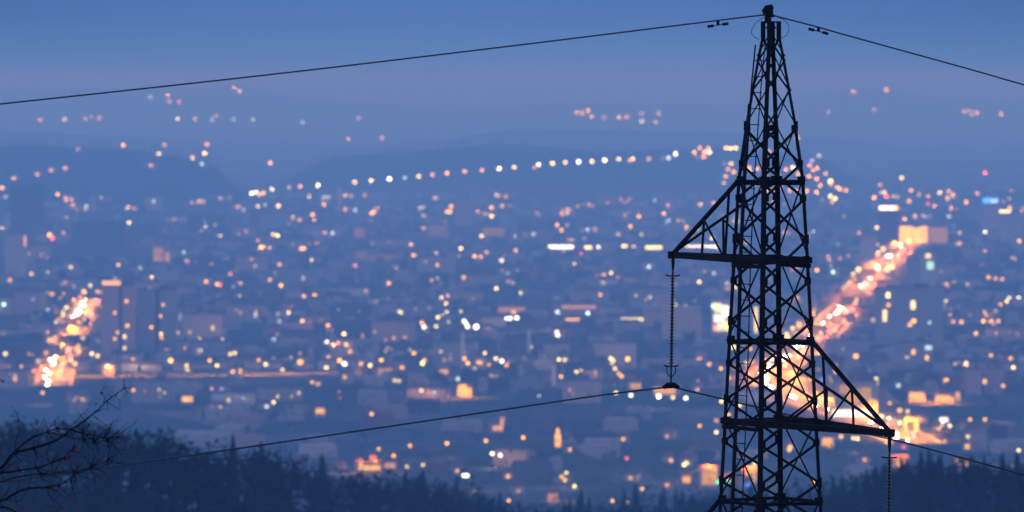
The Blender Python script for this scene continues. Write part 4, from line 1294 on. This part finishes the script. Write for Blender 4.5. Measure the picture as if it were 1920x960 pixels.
# chimneys and masts
for x, yt, yb, r, nm, lab, mt in ((636, 350, 404, 4, 'chimney', 'pale tall chimney rising in front of the dark ridge', 'white'), (867, 620, 690, 3, 'chimney', 'thin pale chimney above two orange lamps', 'white'),
                                  (992, 616, 682, 3, 'chimney', 'thin pale chimney beside the row of yellow lamps', 'white'), (1038, 684, 724, 3, 'chimney', 'short pale chimney above a lone white lamp', 'white')):
    p = onground(x, yb)
    u = K * p.y
    t = empty(nm, p)
    m = MB(); m.lathe((0, 0, 0), [(r * u * 1.2, 0), (r * u, (yb - yt) * u * .6), (r * u * .85, (yb - yt) * u)], 12); m.build('shaft', M[mt], t)
    m = MB(); m.lathe((0, 0, (yb - yt) * u), [(r * u * .95, 0), (r * u * .95, 1.2)], 12); m.build('rim', M['dark'], t)
    tag(t, lab, 'chimney')
p = onground(1847, 380)
u = K * p.y
t = empty('radio_mast', p)
m = MB(); m.tube([(0, 0, 0), (0, 0, 30 * u), (0, 0, 56 * u)], [1.5, 1.0, .5], 6); m.build('mast', M['dark'], t)
m = MB(); m.ball((0, 0, 0), 1, 8, 6); q = m.build('beacon', M['glow'], t, (0, 0, 56 * u)); q.scale = (3 * u,) * 3
light_up(q, 'R', 1.1, dist(p), GAIN)
tag(t, 'thin mast with a red light above the blue-topped tower', 'mast')

# ---- the point lights of the city: street lamps, and dim ones as lit windows of houses
BLOCK_NAMES = ['house', 'apartment_block', 'workshop']
n_lamp = 0
hill = []
for x, y, hue, b_, sz in lights:
    on_row = 290 < y < 352 and 540 < x < 1195 and abs(y - (352 - (x - 540) * .0845)) < 9
    lampish = b_ >= .9 and y > 255 or on_row
    if lampish and (sz > 1.05 or True):
        if hue in 'RGA' :
            p = onground(x, y, 6)
            t = put_lamp(p, hue, b_, sz, 6)
            describe(t, HNAME[hue] + ' signal lamp', x, y, 'signal lamp', 'signal lamps in the city')
        else:
            h = 10 if y > 400 else 12
            p = onground(x, y, h)
            t = put_lamp(p, hue, b_, sz, h)
            if on_row:
                hill.append((x, t, hue))
                t.name = 'hill_lamp'
            else:
                describe(t, HNAME[hue] + ' street lamp', x, y, 'street lamp', 'street lamps in the city')
        n_lamp += 1
    else:
        # house with one lit window at the light's place
        p = onground(x, y + 2)
        d = dist(p)
        u = K * d
        wpx = rc.uniform(12, 26)
        big = rc.random() < .56 and 340 < y < 720
        hpx = max(8, (9 if big else 6) / u)
        foot = y + hpx * rc.uniform(.35, .6)
        nm = 'apartment_block' if big else 'house'
        t = building(nm, x - wpx / 2, x + wpx / 2, foot - hpx, foot, rc.choice(['f_grey', 'f_pink', 'f_cream']) if big else rc.choice(['cream', 'pink', 'grey']),
                     'roofgrey' if big else 'roof', 12, 0 if big else 2.6, rc.uniform(-.3, .3))
        w, dp, h, d = t['dims']
        window_or_wall_glow(t, 0, min(.9, (foot - y) / hpx), 5.2 * u * sz, 5.2 * u * sz, hue, b_)
        describe(t, ('flat-roofed block' if big else 'small house') + f" with {'a lit' if b_ > .65 else 'a dim'} {HNAME[hue]} window", x, y, 'building' if big else 'house', 'houses with a single lit window')
hill.sort(key=lambda a: a[0])
for i, (x, t, hue) in enumerate(hill):
    tag(t, f'{HNAME[hue]} lamp in the rising row across the wooded hill, {ordinal(i)} from the low end', 'street lamp', 'lamps rising across the hill')

# ---- avenue: lamps, cars and the light they throw
def along(pts, step, start=0.0):
    out, acc, nxt = [], 0.0, start
    for p, q in zip(pts, pts[1:]):
        L = (q - p).length
        while nxt <= acc + L:
            out.append((p.lerp(q, (nxt - acc) / L), (q - p).normalized()))
            nxt += step
        acc += L
    return out


def strip_lamps(pts, half, step, label, group, hues, bright=.9, start=20):
    for i, (p, d) in enumerate(along(pts, step, start)):
        for sgn in (-1, 1):
            q = p + Vector((-d.y, d.x, 0)) * sgn * half
            if rc.random() < .42:
                continue
            q += Vector((rc.uniform(-5, 5), rc.uniform(-18, 18), 0))
            t = put_lamp(Vector((q.x, q.y, 0)), rc.choice(hues), bright * rc.uniform(.35, 1.05), rc.uniform(.7, 1.5), 10)
            t.name = 'avenue_lamp'
            tag(t, label, 'street lamp', group)


strip_lamps(av, 14.5, 80, 'orange street lamp lining the bright avenue that winds behind the pylon', 'lamps along the avenue', 'OOOOYY')
strip_lamps(ls, 11, 42, 'orange street lamp lining the short glowing street beside the slab towers', 'lamps along the short street', 'OOOYY')


def car_proto(name, front):
    t = empty(name)
    m = MB()
    prof = [(-2.2, .35), (-2.25, .75), (-1.5, .92), (-.7, 1.42), (.9, 1.45), (1.6, .98), (2.2, .88), (2.25, .38)]
    n = len(prof)
    for sx in (-.86, .86):
        for yv, zv in prof:
            m.v.append((sx * (.82 if zv > 1.2 else 1), yv, zv))
    for i in range(n):
        j = (i + 1) % n
        m.f.append([i, j, n + j, n + i])
    m.f.append(list(range(n)))
    m.f.append([n + i for i in reversed(range(n))])
    m.build('body', M['car'], t)
    for sx in (-.8, .8):
        for yv in (-1.4, 1.4):
            w_ = MB(); w_.tube([(sx - .1, yv, .33), (sx + .1, yv, .33)], .33, 10); w_.build('wheel', M['rubber'], t)
    for sx in (-.6, .6):
        w_ = MB(); w_.box((0, 0, 0), (.8, .1, .5))
        w_.build('headlight' if front else 'tail_light', M['glow'], t, (sx * .8, -2.3, .68))
    return t


cars = {True: car_proto('parked_car', True), False: car_proto('parked_car', False)}
cars[True].name, cars[False].name = 'oncoming_car', 'departing_car'
seen_car = set()
for pts, step, wh, a_ in ((av, 42, 'avenue winding behind the pylon', 1.0), (ls, 45, 'short street beside the slab towers', 1.0)):
    for i, (p, d) in enumerate(along(pts, step, 8)):
        for front, off in ((True, -4.0), (False, 4.0)):
            if rc.random() < (.12 if front else .45):
                continue
            side = Vector((-d.y, d.x, 0))
            if d.y < 0:
                side = -side
            lane = rc.choice((0, 3.4)) * (1 if off > 0 else -1)
            q = p + d * rc.uniform(-20, 20) - side * (off + lane) * (1 if True else 0)
            t = cars[front] if front not in seen_car else copy_tree(cars[front])
            seen_car.add(front)
            t.location = (q.x, q.y, .12)
            t.rotation_euler = (0, 0, math.atan2(d.y, d.x) - math.pi / 2 if d.y > 0 else math.atan2(d.y, d.x) + math.pi / 2)
            for ch in t.children:
                if 'light' in ch.name:
                    light_up(ch, 'W' if front else 'R', rc.uniform(.5, 1.3) if front else .8, dist(q), 36 if front else 24)
            tag(t, f"car with {'white headlights coming down' if front else 'red tail lights going up'} the bright {wh}", 'car', ('cars with headlights on the ' if front else 'cars with tail lights on the ') + wh.split()[0])

for i, x in enumerate(range(150, 660, 46)):
    x += rc.uniform(-8, 8)
    w_ = rc.uniform(30, 42)
    if 188 - w_ / 2 < x < 335 + w_ / 2:
        yb_ = 696
    else:
        yb_ = 692
    t = building('row_house', x - w_ / 2, x + w_ / 2, yb_ - rc.uniform(14, 24), yb_, rc.choice(['cream', 'pink', 'f_cream']), 'roof', 10, 2.5)
    tag(t, f'pale row house lit orange behind the boulevard, {ordinal(i)} along from the bright street', 'house', 'row houses behind the boulevard')


def glow_lamp(name, p, power, col, h=11, r=1.3, kind='SPOT'):
    l = bpy.data.lights.new(name, kind)
    if kind == 'SPOT':
        l.spot_size = math.radians(150)
        l.spot_blend = 0.6
    l.energy = power
    l.color = col
    l.shadow_soft_size = r
    o = bpy.data.objects.new(name, l)
    COL.objects.link(o)
    o.location = (p.x, p.y, h)


SOD = (1.0, .40, .03)
for pts, step, pw_ in ((av, 36, .75), (ls, 28, .5), (bv, 30, .34)):
    for p, d in along(pts, step, 10):
        glow_lamp('sodium_lamp', p, pw_ * GLOWP * rc.uniform(.5, 1.5), SOD, 11 if pts is ls else 17)
for x, y, pw_ in ((1560, 748, 1.4), (1590, 752, 1.4), (1620, 756, 1.4), (1610, 735, 1.2), (1480, 700, 1.4), (1500, 712, 1.2), (1330, 914, .2), (1408, 910, .2), (1720, 754, .3), (1770, 758, .3), (1690, 878, .15), (690, 886, .16), (868, 746, .4)):
    glow_lamp('sodium_lamp', onz(x, y), pw_ * GLOWP, SOD, 14)
n_ = 0
for x, y, hue, b_, sz in lights:                      # the light the street lamps throw on the walls around them
    if b_ >= .8 and y > 400 and hue in 'OYWP' and not (1800 < x < 1890 and 690 < y < 740):
        n_ += 1
        if n_ % 3 == 0:
            p = onground(x, y, 9)
            glow_lamp('lamp_light', p, 9000 * b_, (1.0, .56, .26) if hue in 'OP' else (1.0, .78, .5), p.z + 8, 1.0, 'POINT')

# ---- plain unlit buildings filling the town
UN = [('apartment_block', 'f_grey', 'grey flat-roofed block', 'roofgrey', 0), ('apartment_block', 'f_pink', 'pinkish flat-roofed block', 'roofgrey', 0), ('apartment_block', 'f_dark', 'dark flat-roofed block', 'roofgrey', 0),
      ('house', 'cream', 'pale gabled house', 'roof', 3), ('house', 'grey', 'grey gabled house', 'roof', 3), ('warehouse', 'white', 'pale low warehouse', 'roofgrey', 0)]
ROADPX = [(a[0] + (b_[0] - a[0]) * k / 6, a[1] + (b_[1] - a[1]) * k / 6) for P_ in (AV, LS) for a, b_ in zip(P_, P_[1:]) for k in range(6)]
nU = 0
taken = [(a[1] - 6, a[2] + 6, a[4]) for a in LM] + [(180, 335, 672), (1205, 1318, 656)]
tries = 0
while nU < 290 and tries < 4000:
    tries += 1
    y = 372 + (760 - 372) * rc.random() ** 1.15
    x = rc.uniform(-10, 1930)
    u = K * onz(x, y).y
    nm, wl, ds, rf, gb = rc.choice(UN[:3] * 4 + UN[4:])
    wpx = (rc.uniform(24, 70) if nm != 'house' else rc.uniform(11, 16)) / u
    hpx = (rc.choice((9, 12, 15, 18, 24)) if nm == 'apartment_block' else 7 if nm == 'house' else 8) / u
    wpx = min(wpx, 75); 
    if 20 < x < 680 and 684 < y < 750:
        continue
    if any(x - wpx / 2 - 12 < ax < x + wpx / 2 + 12 and y - hpx - 6 < ay < y + 4 for ax, ay in ROADPX):
        continue
    if any(x + wpx / 2 > a and x - wpx / 2 < b_ and -14 < y - c < 44 for a, b_, c in taken):
        continue
    q = onz(x, y)
    if any((q - Vector((p.x, p.y, 0))).length < 14 + wpx * u / 2 for p in av + ls + bv):
        continue
    if any(abs(x - l[0]) < wpx / 2 + 3 and 0 < y - l[1] < hpx + 2 and y - l[1] > 10 / u for l in lights if l[3] >= .7):
        if rc.random() < .9:
            continue
    taken.append((x - wpx * .45, x + wpx * .45, y - 30))
    t = building(nm, x - wpx / 2, x + wpx / 2, y - hpx, y, wl, rf, rc.uniform(11, 18), gb, rc.uniform(-.35, .35))
    for _ in range(rc.choice((1, 2, 3, 4, 5, 6))):
        w, dp, h, d = t['dims']
        s_ = rc.uniform(2.6, 5.0) * K * d
        window_or_wall_glow(t, rc.uniform(-.42, .42), rc.uniform(.25, .8), s_, s_ * rc.uniform(.8, 1.6), rc.choice('OOOPYYC'), rc.choice((.12, .16, .2, .25, .3, .4, .6)))
    describe(t, ds, x, y - hpx / 2, 'house' if nm == 'house' else 'building', 'plain buildings of the town')
    nU += 1

# labels: which one it is, by the landmark it lies nearest to
byk = {}
for o, what, x, y, cat, group in pending:
    nm, lx, ly = min(LANDMARK, key=lambda a: math.hypot(x - a[1], (y - a[2]) * 1.3))
    dx, dy = x - lx, y - ly
    w_ = ('above' if dy < 0 else 'below') if abs(dy) * 1.1 > abs(dx) else 'beside'
    if w_ == 'beside':
        w_ = 'left of' if dx < 0 else 'right of'
    byk.setdefault((what, w_, nm), []).append((math.hypot(dx, dy), o, cat, group))
for (what, w_, nm), v in byk.items():
    v.sort(key=lambda a: a[0])
    for i, (_, o, cat, group) in enumerate(v):
        lab = f'{what} {w_} the {nm}' if len(v) == 1 else f"{what} {w_} the {nm}, {'closest' if i == 0 else ordinal(i) + ' out'}"
        tag(o, lab, cat, group)

# ---- far roofs and town trees, too many to count
m = MB()
for i in range(2600):
    y = 352 + (900 - 352) * rc.random() ** 1.3
    if y > 722 and rc.random() < .9:
        continue
    x = rc.uniform(-60, 1980)
    p = onz(x, y)
    if gh(p.x, p.y) > 1 or any((p - Vector((a.x, a.y, 0))).length < 42 for a in av[::3] + ls[::3]) or 20 < x < 680 and 690 < y < 730:
        continue
    w, dp, h = rc.uniform(9, 26), rc.uniform(8, 13), rc.uniform(4, 9)
    a = rc.uniform(-.5, .5)
    m.box((p.x, p.y, h / 2), (w, dp, h), a)
    m.box((p.x, p.y, h + .7), (w * .92, dp * .7, 1.4), a)
tag(m.build('rooftops', M['mixed']), kind='stuff')
m = MB()
for i in range(3600):
    y = 360 + (925 - 360) * rc.random() ** 1.1
    x = rc.uniform(-60, 1980)
    p = onz(x, y)
    if gh(p.x, p.y) > 3 or any((p - Vector((a.x, a.y, 0))).length < 32 for a in av[::3] + ls[::3]) or 20 < x < 700 and 684 < y < 730:
        continue
    h = rc.uniform(6, 15)
    bush_mesh(m, (p.x, p.y, 0), h, h * rc.uniform(.5, .9), i, 14)
tag(m.build('town_trees', M['bush']), kind='stuff')
